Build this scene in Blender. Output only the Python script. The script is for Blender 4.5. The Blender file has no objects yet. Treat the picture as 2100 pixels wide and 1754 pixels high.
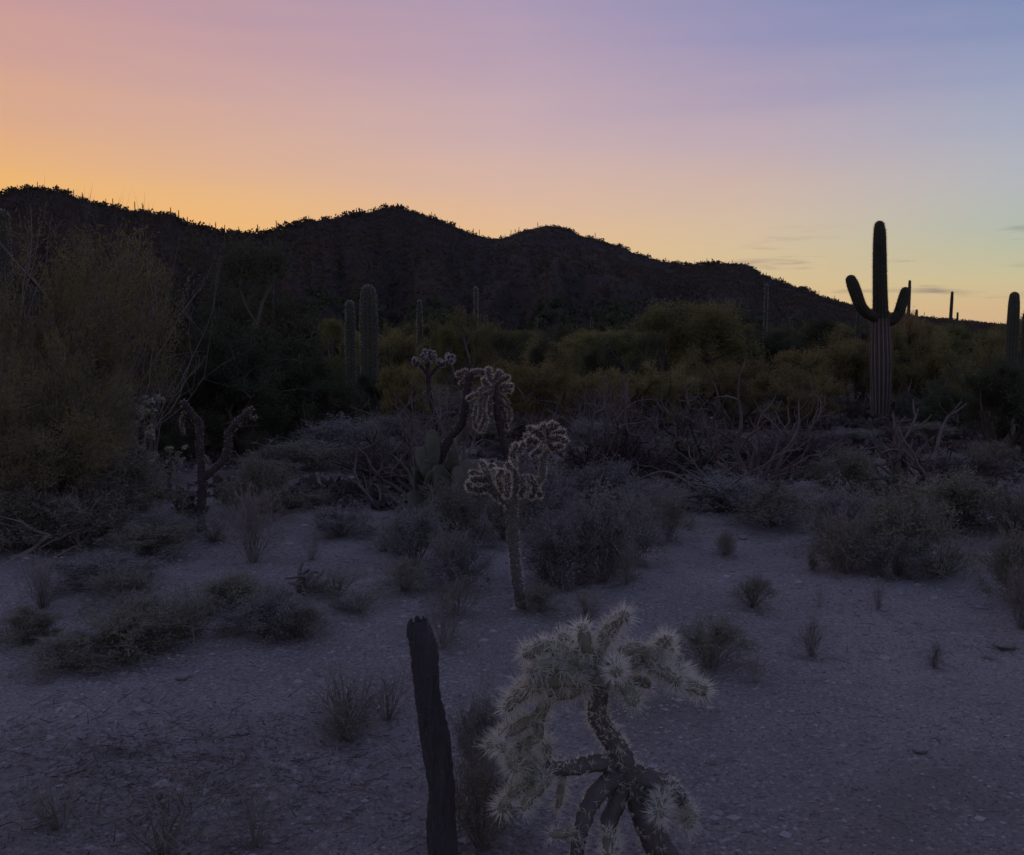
import bpy, math, random
import numpy as np
from mathutils import Vector

# ------------------------------------------------------------------ camera, sky, sun, exposure
F = 1975.0                      # focal length of the photograph in its own pixels (2100 wide)
PITCH = math.radians(5.7)
EYE = 1.6
SC = bpy.context.scene
COL = SC.collection

cam_d = bpy.data.cameras.new('camera'); cam = bpy.data.objects.new('camera', cam_d); COL.objects.link(cam)
cam_d.sensor_width = 36.0; cam_d.lens = 36.0 * F / 2100.0; cam_d.clip_start = 0.05; cam_d.clip_end = 20000
cam.location = (0, 0, EYE); cam.rotation_euler = (math.radians(90) - PITCH, 0, 0)
SC.camera = cam

SUN_AZ = math.radians(-30)      # left of the view, behind the hills


def lin(c):
    return tuple(((v / 255.0) / 12.92 if v / 255.0 <= 0.04045 else ((v / 255.0 + 0.055) / 1.055) ** 2.4) for v in c)


world = bpy.data.worlds.new('World'); SC.world = world; world.use_nodes = True
nt = world.node_tree; nt.nodes.clear()
N = nt.nodes; L = nt.links


def wn(t, **kw):
    n = N.new(t)
    for k, v in kw.items(): setattr(n, k, v)
    return n


def wmath(op, a, b=None, clamp=False):
    n = wn('ShaderNodeMath', operation=op, use_clamp=clamp)
    for i, v in enumerate((a, b)):
        if v is None: continue
        if isinstance(v, (int, float)): n.inputs[i].default_value = v
        else: L.new(v, n.inputs[i])
    return n.outputs[0]


tc = wn('ShaderNodeTexCoord'); sep = wn('ShaderNodeSeparateXYZ'); L.new(tc.outputs['Generated'], sep.inputs[0])
X, Y, Z = sep.outputs
hl = wmath('SQRT', wmath('ADD', wmath('MULTIPLY', X, X), wmath('ADD', wmath('MULTIPLY', Y, Y), 1e-6)))
cosd = wmath('DIVIDE', wmath('ADD', wmath('MULTIPLY', X, math.sin(SUN_AZ)), wmath('MULTIPLY', Y, math.cos(SUN_AZ))), hl)
dang = wmath('MULTIPLY', wmath('ARCCOSINE', wmath('MINIMUM', wmath('MAXIMUM', cosd, -1.0), 1.0)), 180 / math.pi)
elev = wmath('MULTIPLY', wmath('ARCSINE', wmath('MINIMUM', wmath('MAXIMUM', Z, 0.0), 1.0)), 180 / math.pi)
# faint uneven streaks so that the gradient is not mathematically clean
nz = wn('ShaderNodeTexNoise'); mp = wn('ShaderNodeMapping'); mp.inputs['Scale'].default_value = (1.5, 1.5, 16)
mp.inputs['Rotation'].default_value = (0.05, 0.08, 0)
L.new(tc.outputs['Generated'], mp.inputs[0]); L.new(mp.outputs[0], nz.inputs['Vector'])
nz.inputs['Scale'].default_value = 2.2; nz.inputs['Detail'].default_value = 4
wob = wmath('MULTIPLY', wmath('SUBTRACT', nz.outputs['Fac'], 0.5), 2.6)
elw = wmath('MAXIMUM', wmath('ADD', elev, wmath('MULTIPLY', wob, wmath('MULTIPLY', elev, 0.09))), 0.0)
pos = wmath('SQRT', wmath('DIVIDE', elw, 90.0))

SKY = {   # degrees away from the sun's azimuth: (elevation, colour)
    0:   [(0, (252, 182, 80)), (5, (247, 182, 90)), (7.5, (237, 181, 110)), (10, (225, 173, 129)), (13, (213, 164, 144)), (16, (204, 156, 151)), (18.5, (191, 150, 157)), (26, (168, 140, 164)), (45, (140, 138, 174)), (90, (118, 130, 178))],
    30:  [(0, (240, 190, 116)), (5, (232, 190, 140)), (6.5, (226, 186, 151)), (8.5, (216, 181, 166)), (10.6, (206, 176, 175)), (13, (197, 170, 179)), (16, (184, 160, 180)), (18.5, (172, 154, 182)), (26, (148, 142, 180)), (45, (130, 137, 182)), (90, (118, 130, 178))],
    44:  [(0, (224, 184, 132)), (2.5, (218, 190, 144)), (4.5, (214, 191, 156)), (6.5, (210, 187, 166)), (8.5, (204, 180, 172)), (10.6, (192, 172, 182)), (13, (174, 160, 184)), (16, (154, 150, 186)), (18.5, (144, 146, 184)), (26, (130, 136, 182)), (45, (122, 132, 180)), (90, (118, 130, 178))],
    58:  [(0, (206, 172, 140)), (1.2, (212, 181, 140)), (2.8, (203, 191, 152)), (4.3, (186, 189, 166)), (5.7, (178, 187, 176)), (7.9, (179, 183, 189)), (10.6, (167, 174, 193)), (13.2, (150, 160, 191)), (16, (130, 145, 184)), (18.5, (116, 133, 178)), (26, (110, 130, 180)), (45, (114, 129, 180)), (90, (118, 130, 178))],
    110: [(0, (176, 156, 158)), (5, (166, 152, 166)), (12, (148, 152, 188)), (26, (126, 138, 186)), (90, (118, 130, 178))],
    180: [(0, (152, 148, 172)), (6, (180, 158, 176)), (14, (160, 152, 186)), (30, (128, 138, 184)), (90, (118, 130, 178))],
}
prev = None; pk = None
for k in sorted(SKY):
    r = wn('ShaderNodeValToRGB'); el = r.color_ramp.elements
    st = SKY[k]
    el[0].position = 0; el[0].color = (*lin(st[0][1]), 1)
    el[1].position = 1; el[1].color = (*lin(st[-1][1]), 1)
    for e, c in st[1:-1]:
        x = el.new(math.sqrt(e / 90.0)); x.color = (*lin(c), 1)
    L.new(pos, r.inputs[0])
    if prev is None: prev = r.outputs[0]
    else:
        mr = wn('ShaderNodeMapRange', interpolation_type='LINEAR'); L.new(dang, mr.inputs['Value'])
        mr.inputs['From Min'].default_value = pk; mr.inputs['From Max'].default_value = k
        mx = wn('ShaderNodeMix', data_type='RGBA'); L.new(mr.outputs[0], mx.inputs[0])
        L.new(prev, mx.inputs[6]); L.new(r.outputs[0], mx.inputs[7]); prev = mx.outputs[2]
    pk = k
# thin grey wisps of cloud low on the right and pale ones about the rest of the horizon
cn = wn('ShaderNodeTexNoise'); cm = wn('ShaderNodeMapping'); cm.inputs['Scale'].default_value = (4.2, 4.2, 42)
cm.inputs['Location'].default_value = (1.7, 0.4, 3.1)
L.new(tc.outputs['Generated'], cm.inputs[0]); L.new(cm.outputs[0], cn.inputs['Vector'])
cn.inputs['Scale'].default_value = 1.6; cn.inputs['Detail'].default_value = 6; cn.inputs['Roughness'].default_value = 0.55
cf = wn('ShaderNodeMapRange', interpolation_type='SMOOTHSTEP'); L.new(cn.outputs['Fac'], cf.inputs[0])
cf.inputs['From Min'].default_value = 0.56; cf.inputs['From Max'].default_value = 0.74
b1 = wn('ShaderNodeMapRange', interpolation_type='SMOOTHSTEP'); L.new(elev, b1.inputs[0]); b1.inputs['From Min'].default_value = 6.2; b1.inputs['From Max'].default_value = 4.6
b2 = wn('ShaderNodeMapRange', interpolation_type='SMOOTHSTEP'); L.new(dang, b2.inputs[0]); b2.inputs['From Min'].default_value = 36; b2.inputs['From Max'].default_value = 46
cloud = wmath('MULTIPLY', wmath('MULTIPLY', cf.outputs[0], b1.outputs[0]), wmath('MULTIPLY', b2.outputs[0], 0.75))
cmx = wn('ShaderNodeMix', data_type='RGBA'); L.new(cloud, cmx.inputs[0]); L.new(prev, cmx.inputs[6]); cmx.inputs[7].default_value = (*lin((128, 118, 120)), 1)
bg = wn('ShaderNodeBackground'); L.new(cmx.outputs[2], bg.inputs[0]); bg.inputs[1].default_value = 0.97
# a small share of the physical dusk sky underneath
sky = wn('ShaderNodeTexSky', sky_type='NISHITA'); sky.sun_disc = False
sky.sun_elevation = math.radians(0.5); sky.sun_rotation = SUN_AZ % (2 * math.pi)
bg2 = wn('ShaderNodeBackground'); L.new(sky.outputs[0], bg2.inputs[0]); bg2.inputs[1].default_value = 0.006
add = wn('ShaderNodeAddShader'); L.new(bg.outputs[0], add.inputs[0]); L.new(bg2.outputs[0], add.inputs[1])
wo = wn('ShaderNodeOutputWorld'); L.new(add.outputs[0], wo.inputs[0])

sun_d = bpy.data.lights.new('sun', 'SUN'); sun_o = bpy.data.objects.new('sun', sun_d); COL.objects.link(sun_o)
sun_d.energy = 0.16; sun_d.angle = math.radians(30); sun_d.color = (1.0, 0.62, 0.36)     # afterglow behind the hills
sun_o.rotation_euler = Vector((math.sin(SUN_AZ), math.cos(SUN_AZ), math.tan(math.radians(14)))).to_track_quat('Z', 'Y').to_euler()

SC.view_settings.view_transform = 'Standard'; SC.view_settings.look = 'None'
SC.view_settings.exposure = 0.0; SC.view_settings.gamma = 1.0; SC.view_settings.use_curve_mapping = False
SC.cycles.max_bounces = 7; SC.cycles.diffuse_bounces = 5; SC.cycles.transparent_max_bounces = 4


# ------------------------------------------------------------------ noise, terrain, picking of places
def vnoise(x, y, seed=0):
    x = np.asarray(x, float); y = np.asarray(y, float)
    xi = np.floor(x).astype(np.int64); yi = np.floor(y).astype(np.int64)
    fx = x - xi; fy = y - yi
    fx = fx * fx * (3 - 2 * fx); fy = fy * fy * (3 - 2 * fy)

    def h(a, b):
        n = (a * 374761393 + b * 668265263 + seed * 974634777) & 0xFFFFFFFF
        n = ((n ^ (n >> 13)) * 1274126177) & 0xFFFFFFFF
        n = n ^ (n >> 16)
        return (n & 0xFFFF) / 32767.5 - 1.0
    a = h(xi, yi); b = h(xi + 1, yi); c = h(xi, yi + 1); d = h(xi + 1, yi + 1)
    return (a * (1 - fx) + b * fx) * (1 - fy) + (c * (1 - fx) + d * fx) * fy


def sstep(a, b, x):
    t = np.clip((np.asarray(x, float) - a) / (b - a), 0, 1)
    return t * t * (3 - 2 * t)


RIDGE = [(-1400, 640), (-900, 560), (-500, 470), (-200, 420), (0, 398), (60, 388), (120, 390), (150, 402), (200, 415), (270, 432), (350, 441), (400, 465), (460, 478),
         (520, 480), (570, 470), (620, 453), (680, 446), (740, 438), (790, 426), (820, 427), (860, 438), (900, 452), (950, 472), (1000, 489),
         (1040, 488), (1080, 471), (1120, 463), (1150, 465), (1200, 485), (1260, 501), (1320, 526), (1390, 543), (1430, 543), (1490, 540),
         (1538, 544), (1556, 560), (1620, 586), (1700, 611), (1760, 630), (1850, 646), (1950, 656), (2050, 666), (2100, 668), (2500, 674), (4200, 679)]
_az = []; _el = []
for px, py in RIDGE:
    u = (px - 1050) / F; v = (877 - py) / F
    y = math.cos(PITCH) + v * math.sin(PITCH); z = -math.sin(PITCH) + v * math.cos(PITCH)
    _az.append(math.degrees(math.atan2(u, y))); _el.append(z / math.hypot(u, y))
_az = np.array(_az); _el = np.array(_el)


def ridge_dist(az):
    return 540 + 110 * np.sin(np.radians(az * 5.2 + 30)) + 60 * np.sin(np.radians(az * 13 + 80)) + 120 * sstep(12, 28, az)


def hill_h(x, y):
    """Height of the hills above the flat, zero near the camera."""
    r = np.hypot(x, y); az = np.degrees(np.arctan2(x, y))
    R = ridge_dist(az)
    H = np.interp(az, _az, _el, left=0.002, right=0.0005) * R + (EYE + 1.0)
    H = np.maximum(H, 1.0) + 0.9 * vnoise(az * 3.1, 0.5, 5) * sstep(3, 20, H)
    t = (r - 150) / (R - 150)
    up = np.clip(t, 0, 1) ** 1.35
    dn = np.exp(-np.clip(r - R, 0, 1e9) / 160.0)
    s = np.where(t < 1, up, dn)
    g = vnoise(az * 0.42 + 3, r / 300, 11) + 0.5 * vnoise(az * 1.1, r / 130, 12) + 0.25 * vnoise(az * 2.7, r / 50, 13)
    tt = np.clip(t, 0, 1)
    return H * s + H * 0.34 * g * tt * (1 - tt) * 2.0 * (1 - tt)


def gz(x, y):
    """Height of the ground."""
    x = np.asarray(x, float); y = np.asarray(y, float)
    r = np.hypot(x, y)
    near = 1 - sstep(14, 30, r)
    z = -1.0 * sstep(7, 34, r)
    z = z + 0.055 * vnoise(x / 1.9, y / 1.9, 1) + 0.3 * vnoise(x / 30, y / 30, 2) * sstep(25, 70, r)
    z = z + near * (0.022 * vnoise(x / .55, y / .55, 3) + 0.010 * vnoise(x / .17, y / .14, 4) + 0.007 * vnoise(x / .085, y / .06, 6))
    hh = hill_h(x, y)
    return z + np.where(r > 150, np.maximum(hh, -0.5), 0.0)


def G(x, y): return float(gz(np.array([x]), np.array([y]))[0])


def ray(px, py):
    u = (px - 1050) / F; v = (877 - py) / F
    return np.array([u, math.cos(PITCH) + v * math.sin(PITCH), -math.sin(PITCH) + v * math.cos(PITCH)])


RAY_T = np.geomspace(1.2, 140, 1500)


def ground_at(px, py):
    d = ray(px, py)
    P = d[None, :] * RAY_T[:, None]; P[:, 2] += EYE
    b = P[:, 2] < gz(P[:, 0], P[:, 1])
    i = int(np.argmax(b)) if b.any() else len(RAY_T) - 1
    x, y = P[i, 0], P[i, 1]
    return np.array([x, y, G(x, y)])


def at(px, py, D):
    """The point seen at that pixel when it is D metres ahead."""
    d = ray(px, py); s = D / d[1]
    return np.array([d[0] * s, D, EYE + d[2] * s])


# ------------------------------------------------------------------ meshes
class MB:
    def __init__(self): self.v = []; self.f = []; self.n = 0; self.t = []

    def add(self, v, f, tint=None):
        v = np.asarray(v, float).reshape(-1, 3); f = np.asarray(f, np.int64)
        if len(v) == 0: return
        self.v.append(v); self.f.append(f + self.n); self.n += len(v)
        if tint is None: tint = np.full(len(v), 0.5)
        self.t.append(np.broadcast_to(np.asarray(tint, float), (len(v),)))

    def mesh(self, name, mat, smooth=True, origin=(0, 0, 0)):
        me = bpy.data.meshes.new(name)
        v = np.concatenate(self.v) - np.asarray(origin, float)
        me.vertices.add(len(v)); me.vertices.foreach_set('co', v.astype(np.float32).ravel())
        sizes = np.concatenate([np.full(len(f), f.shape[1], np.int32) for f in self.f])
        loops = np.concatenate([f.ravel() for f in self.f]).astype(np.int32)
        me.loops.add(len(loops)); me.loops.foreach_set('vertex_index', loops)
        me.polygons.add(len(sizes))
        me.polygons.foreach_set('loop_start', (np.cumsum(sizes) - sizes).astype(np.int32))
        me.polygons.foreach_set('use_smooth', np.full(len(sizes), smooth))
        a = me.attributes.new('tint', 'FLOAT', 'POINT'); a.data.foreach_set('value', np.concatenate(self.t).astype(np.float32))
        me.update(calc_edges=True); me.materials.append(mat)
        return me


def unit(v): return v / (np.linalg.norm(v, axis=-1, keepdims=True) + 1e-9)


def frames(pts):
    pts = np.asarray(pts, float)
    T = np.zeros_like(pts); T[1:-1] = pts[2:] - pts[:-2]; T[0] = pts[1] - pts[0]; T[-1] = pts[-1] - pts[-2]
    T = unit(T)
    a = np.array([1., 0, 0]) if abs(T[0][0]) < 0.8 else np.array([0, 1., 0])
    A = np.zeros_like(pts)
    for i in range(len(pts)):
        a = a - T[i] * a.dot(T[i]); a = a / (np.linalg.norm(a) + 1e-9); A[i] = a
    return T, A, np.cross(T, A)


def smooth_path(pts, rad, n=4):
    """Catmull-Rom through the given points."""
    p = np.asarray(pts, float); r = np.asarray(rad, float)
    if len(p) < 3 or n <= 1: return p, r
    q = np.column_stack([p, r]); e = np.vstack([2 * q[0] - q[1], q, 2 * q[-1] - q[-2]])
    out = []
    for i in range(1, len(e) - 2):
        for k in range(n):
            t = k / n
            out.append(0.5 * ((2 * e[i]) + (-e[i - 1] + e[i + 1]) * t + (2 * e[i - 1] - 5 * e[i] + 4 * e[i + 1] - e[i + 2]) * t * t
                              + (-e[i - 1] + 3 * e[i] - 3 * e[i + 1] + e[i + 2]) * t ** 3))
    out.append(e[-2]); out = np.array(out)
    return out[:, :3], np.maximum(out[:, 3], 1e-4)


def tube(mb, pts, rad, sides=6, cap=False, ribs=0, rib_d=0.12, lump=0.0, rng=None, close=True):
    p = np.asarray(pts, float); r = np.asarray(rad, float)
    if cap:
        T = unit(p[-1] - p[-2]); R = r[-1]; k = 5 if ribs else 3
        ex = [p[-1] + T * R * math.sin(a) for a in np.linspace(0, math.pi / 2, k + 1)[1:]]
        er = [R * max(math.cos(a), 0.05) for a in np.linspace(0, math.pi / 2, k + 1)[1:]]
        p = np.vstack([p, ex]); r = np.concatenate([r, er])
    T, A, B = frames(p)
    th = np.linspace(0, 2 * math.pi, sides, endpoint=False)
    m = np.ones((len(p), sides)); tint = np.full((len(p), sides), 0.5)
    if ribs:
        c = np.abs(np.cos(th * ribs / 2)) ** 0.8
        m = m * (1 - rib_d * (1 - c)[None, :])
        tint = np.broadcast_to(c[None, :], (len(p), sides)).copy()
    if lump and rng is not None: m = m * (1 + lump * rng.uniform(-1, 1, m.shape))
    ring = p[:, None, :] + (A[:, None, :] * np.cos(th)[None, :, None] + B[:, None, :] * np.sin(th)[None, :, None]) * (r[:, None] * m)[:, :, None]
    n = len(p); i = np.arange(n - 1)[:, None] * sides; j = np.arange(sides)[None, :]; j2 = (j + 1) % sides
    f = np.stack([i + j, i + j2, i + sides + j2, i + sides + j], -1).reshape(-1, 4)
    mb.add(ring.reshape(-1, 3), f, tint.ravel())
    if close:
        base = (n - 1) * sides; c = p[-1][None, :] + T[-1] * r[-1] * 0.3
        idx = np.arange(sides)
        v = np.vstack([ring[-1], c]); mb.add(v, np.stack([idx, (idx + 1) % sides, np.full(sides, sides)], -1), tint.mean())


def slivers(mb, base, direc, length, width, rng, tint=None, bend=None):
    """Thin triangles: spines, needles, fine twigs and small leaves."""
    base = np.asarray(base, float); d = unit(np.asarray(direc, float)); n = len(base)
    if n == 0: return
    s = unit(np.cross(d, rng.normal(size=(n, 3))))
    length = np.broadcast_to(length, (n,)); width = np.broadcast_to(width, (n,))
    a = base - s * width[:, None] / 2; b = base + s * width[:, None] / 2; c = base + d * length[:, None]
    v = np.stack([a, b, c], 1).reshape(-1, 3); f = np.arange(3 * n).reshape(n, 3)
    if tint is None: tint = rng.uniform(0, 1, n)
    mb.add(v, f, np.repeat(tint, 3))


def leaves(mb, base, direc, length, width, rng, tint=None):
    """Little four-cornered leaves."""
    base = np.asarray(base, float); d = unit(np.asarray(direc, float)); n = len(base)
    if n == 0: return
    s = unit(np.cross(d, rng.normal(size=(n, 3))))
    length = np.broadcast_to(length, (n,))[:, None]; width = np.broadcast_to(width, (n,))[:, None]
    m = base + d * length * 0.5
    v = np.stack([base, m + s * width / 2, base + d * length, m - s * width / 2], 1).reshape(-1, 3)
    if tint is None: tint = rng.uniform(0, 1, n)
    mb.add(v, np.arange(4 * n).reshape(n, 4), np.repeat(tint, 4))


def spines(mb, pts, rad, count, length, width, rng, fuzz=0.45, tip=True, lo=0.0, per=1):
    count = max(1, count // per)
    p = np.asarray(pts, float); r = np.asarray(rad, float); T, A, B = frames(p)
    seg = np.concatenate([[0], np.cumsum(np.linalg.norm(np.diff(p, axis=0), axis=1))])
    s = rng.uniform(lo, 1, count) * seg[-1]; th = rng.uniform(0, 2 * math.pi, count)

    def ip(q): return np.stack([np.interp(s, seg, q[:, k]) for k in range(q.shape[1])], 1)
    P = ip(p); R = np.interp(s, seg, r); a = ip(A); b = ip(B); t = ip(T)
    nrm = unit(a * np.cos(th)[:, None] + b * np.sin(th)[:, None])
    if per > 1: nrm, t, P, R = (np.repeat(v_, per, 0) for v_ in (nrm, t, P, R)); count *= per
    d = nrm + t * rng.uniform(-0.35, 0.6, count)[:, None] + rng.normal(size=(count, 3)) * (fuzz if per == 1 else .62)
    slivers(mb, P + nrm * R[:, None] * 0.95, d, length * rng.uniform(0.45, 1.15, count), width, rng)
    if tip:
        k = max(10, int(count * min(0.35, 1.4 * r[-1] / max(seg[-1], 1e-3))))
        d = unit(rng.normal(size=(k, 3))); d = unit(np.where((d @ T[-1])[:, None] < 0, -d, d))
        slivers(mb, p[-1] + d * r[-1] * 0.95, d + rng.normal(size=(k, 3)) * fuzz * 0.6, length * rng.uniform(0.5, 1.1, k), width, rng)


# ------------------------------------------------------------------ materials
def material(name, col, col2=None, rough=0.9, trans=0.0, nscale=6.0, bump=0.0, bscale=40.0, use_tint=True, var=0.0, coord='Object', spec=0.15):
    m = bpy.data.materials.new(name); m.use_nodes = True
    t = m.node_tree; n = t.nodes; l = t.links; n.clear()
    out = n.new('ShaderNodeOutputMaterial'); b = n.new('ShaderNodeBsdfPrincipled')
    b.inputs['Roughness'].default_value = rough; b.inputs['Specular IOR Level'].default_value = spec
    c = n.new('ShaderNodeTexCoord')
    nz = n.new('ShaderNodeTexNoise'); nz.inputs['Scale'].default_value = nscale; nz.inputs['Detail'].default_value = 5
    l.new(c.outputs[coord], nz.inputs['Vector'])
    fac = nz.outputs['Fac']
    cr = n.new('ShaderNodeMapRange'); cr.inputs['From Min'].default_value = 0.3; cr.inputs['From Max'].default_value = 0.7; l.new(fac, cr.inputs[0])
    fac = cr.outputs[0]
    if use_tint:
        at_ = n.new('ShaderNodeAttribute'); at_.attribute_name = 'tint'
        mm = n.new('ShaderNodeMath'); mm.operation = 'ADD'; l.new(fac, mm.inputs[0]); l.new(at_.outputs['Fac'], mm.inputs[1])
        m2 = n.new('ShaderNodeMath'); m2.operation = 'MULTIPLY'; m2.inputs[1].default_value = 0.5; l.new(mm.outputs[0], m2.inputs[0]); fac = m2.outputs[0]
    mx = n.new('ShaderNodeMix'); mx.data_type = 'RGBA'; l.new(fac, mx.inputs[0])
    mx.inputs[6].default_value = (*col, 1); mx.inputs[7].default_value = (*(col2 or col), 1)
    colour = mx.outputs[2]
    if var:
        oi = n.new('ShaderNodeObjectInfo'); hs = n.new('ShaderNodeHueSaturation')
        mr = n.new('ShaderNodeMapRange'); mr.inputs['To Min'].default_value = 1 - var; mr.inputs['To Max'].default_value = 1 + var
        l.new(oi.outputs['Random'], mr.inputs[0]); l.new(mr.outputs[0], hs.inputs['Value'])
        m3 = n.new('ShaderNodeMath'); m3.operation = 'MULTIPLY_ADD'; m3.inputs[1].default_value = 7.31; m3.inputs[2].default_value = 0.0; l.new(oi.outputs['Random'], m3.inputs[0])
        m4 = n.new('ShaderNodeMath'); m4.operation = 'FRACT'; l.new(m3.outputs[0], m4.inputs[0])
        m5 = n.new('ShaderNodeMapRange'); m5.inputs['To Min'].default_value = 0.492; m5.inputs['To Max'].default_value = 0.53; l.new(m4.outputs[0], m5.inputs[0]); l.new(m5.outputs[0], hs.inputs['Hue'])
        l.new(colour, hs.inputs['Color']); colour = hs.outputs[0]
    l.new(colour, b.inputs['Base Color'])
    if bump:
        bz = n.new('ShaderNodeTexNoise'); bz.inputs['Scale'].default_value = bscale; bz.inputs['Detail'].default_value = 6; l.new(c.outputs[coord], bz.inputs['Vector'])
        bp = n.new('ShaderNodeBump'); bp.inputs['Strength'].default_value = 1.0; bp.inputs['Distance'].default_value = bump
        l.new(bz.outputs['Fac'], bp.inputs['Height']); l.new(bp.outputs[0], b.inputs['Normal'])
    if trans:
        tr = n.new('ShaderNodeBsdfTranslucent'); l.new(colour, tr.inputs[0]); ms = n.new('ShaderNodeMixShader'); ms.inputs[0].default_value = trans
        l.new(b.outputs[0], ms.inputs[1]); l.new(tr.outputs[0], ms.inputs[2]); l.new(ms.outputs[0], out.inputs[0])
    else: l.new(b.outputs[0], out.inputs[0])
    return m


M = {
    'spine': material('pale_spines', (0.60, 0.56, 0.46), (0.72, 0.69, 0.60), trans=0.45, var=0.08),
    'spine_pale': material('straw_spines', (0.66, 0.55, 0.42), (0.80, 0.70, 0.56), trans=0.45, var=0.08),
    'spine_tan': material('tan_spines', (0.56, 0.44, 0.32), (0.75, 0.62, 0.47), trans=0.45, var=0.08),
    'spine_brown': material('brown_spines', (0.16, 0.10, 0.075), (0.34, 0.24, 0.18), trans=0.3),
    'flesh': material('cholla_flesh', (0.14, 0.135, 0.085), (0.20, 0.19, 0.13), nscale=18, bump=0.004, bscale=70),
    'flesh_brown': material('old_cholla_flesh', (0.050, 0.038, 0.032), (0.10, 0.075, 0.060), nscale=14, bump=0.006, bscale=60),
    'flesh_grey': material('woody_cholla_flesh', (0.062, 0.054, 0.048), (0.13, 0.115, 0.10), nscale=16, bump=0.012, bscale=55),
    'stump_bark': material('rough_stump_bark', (0.075, 0.070, 0.072), (0.16, 0.145, 0.14), nscale=16, bump=0.03, bscale=38),
    'bark': material('dark_cholla_bark', (0.032, 0.026, 0.026), (0.065, 0.050, 0.046), nscale=12, bump=0.014, bscale=45),
    'deadwood': material('weathered_dead_wood', (0.11, 0.086, 0.076), (0.20, 0.16, 0.14), nscale=9, bump=0.003, bscale=50, var=0.2),
    'darkwood': material('dark_dead_wood', (0.060, 0.044, 0.040), (0.17, 0.13, 0.115), nscale=9, bump=0.003, bscale=50, var=0.2),
    'palewood': material('bleached_dead_wood', (0.16, 0.13, 0.115), (0.27, 0.23, 0.20), nscale=9, bump=0.003, bscale=50),
    'trunk': material('tree_bark', (0.08, 0.066, 0.050), (0.13, 0.11, 0.08), nscale=8, bump=0.01, bscale=25),
    'green': material('palo_verde_foliage', (0.115, 0.105, 0.042), (0.215, 0.185, 0.074), trans=0.45, nscale=0.9, var=0.2),
    'dark': material('mesquite_foliage', (0.048, 0.054, 0.032), (0.096, 0.096, 0.052), trans=0.4, nscale=0.9, var=0.15),
    'brush': material('golden_brush_foliage', (0.160, 0.125, 0.050), (0.28, 0.210, 0.088), trans=0.45, nscale=1.2, var=0.2),
    'creosote': material('creosote_foliage', (0.155, 0.122, 0.056), (0.27, 0.210, 0.098), trans=0.42, nscale=1.0, var=0.1),
    'sage': material('grey_bursage_leaves', (0.155, 0.145, 0.128), (0.28, 0.26, 0.235), trans=0.3, nscale=4, var=0.18),
    'olive': material('olive_bush_leaves', (0.148, 0.138, 0.092), (0.25, 0.23, 0.155), trans=0.32, nscale=4, var=0.15),
    'dry': material('dry_twigs', (0.15, 0.125, 0.108), (0.27, 0.23, 0.20), trans=0.22, nscale=5, var=0.2),
    'straw': material('pale_dry_grass', (0.16, 0.14, 0.11), (0.30, 0.27, 0.22), trans=0.25, nscale=5, var=0.1),
    'pad': material('prickly_pear_skin', (0.050, 0.050, 0.034), (0.150, 0.142, 0.105), nscale=9, bump=0.006, bscale=24, var=0.15, rough=0.8),
    'stone': material('desert_stone', (0.13, 0.105, 0.095), (0.42, 0.37, 0.34), nscale=7, bump=0.01, bscale=22, var=0.2),
    'white_stone': material('white_quartz_stone', (0.55, 0.52, 0.48), (0.7, 0.68, 0.64), nscale=7, bump=0.01, bscale=22),
    'cover': material('low_dry_cover', (0.060, 0.047, 0.040), (0.125, 0.100, 0.086), trans=0.1, nscale=1.5),
    'litter': material('fallen_litter', (0.07, 0.052, 0.045), (0.24, 0.19, 0.165), nscale=3),
    'hillbrush': material('hillside_brush', (0.068, 0.052, 0.038), (0.092, 0.072, 0.050), nscale=0.02, trans=0.35),
}


_t = M['stump_bark'].node_tree      # long cracks along the stem
_b = [k for k in _t.nodes if k.type == 'BUMP'][0]; _nz = _b.inputs['Height'].links[0].from_node
_mp = _t.nodes.new('ShaderNodeMapping'); _mp.inputs['Scale'].default_value = (1.6, 1.6, .16)
_t.links.new([k for k in _t.nodes if k.type == 'TEX_COORD'][0].outputs['Object'], _mp.inputs[0])
for _k in [k for k in _t.nodes if k.type == 'TEX_NOISE']: _t.links.new(_mp.outputs[0], _k.inputs['Vector'])


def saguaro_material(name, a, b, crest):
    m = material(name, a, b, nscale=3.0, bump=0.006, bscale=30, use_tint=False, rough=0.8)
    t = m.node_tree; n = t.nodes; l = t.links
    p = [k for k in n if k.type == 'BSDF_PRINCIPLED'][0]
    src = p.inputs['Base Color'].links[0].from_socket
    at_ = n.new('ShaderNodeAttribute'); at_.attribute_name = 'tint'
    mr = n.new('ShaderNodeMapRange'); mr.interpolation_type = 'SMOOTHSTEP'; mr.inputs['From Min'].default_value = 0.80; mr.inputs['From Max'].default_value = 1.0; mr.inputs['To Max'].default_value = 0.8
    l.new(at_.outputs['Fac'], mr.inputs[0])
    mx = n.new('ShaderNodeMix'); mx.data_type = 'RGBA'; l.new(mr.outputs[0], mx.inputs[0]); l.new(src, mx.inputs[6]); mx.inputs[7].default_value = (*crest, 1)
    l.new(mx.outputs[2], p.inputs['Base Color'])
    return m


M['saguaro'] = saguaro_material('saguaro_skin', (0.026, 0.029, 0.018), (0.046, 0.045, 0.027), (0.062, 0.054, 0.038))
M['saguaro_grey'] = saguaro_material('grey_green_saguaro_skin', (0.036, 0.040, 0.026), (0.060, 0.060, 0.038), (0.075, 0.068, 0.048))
M['saguaro_old'] = saguaro_material('weathered_saguaro_skin', (0.050, 0.044, 0.034), (0.085, 0.070, 0.054), (0.28, 0.215, 0.165))


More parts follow.
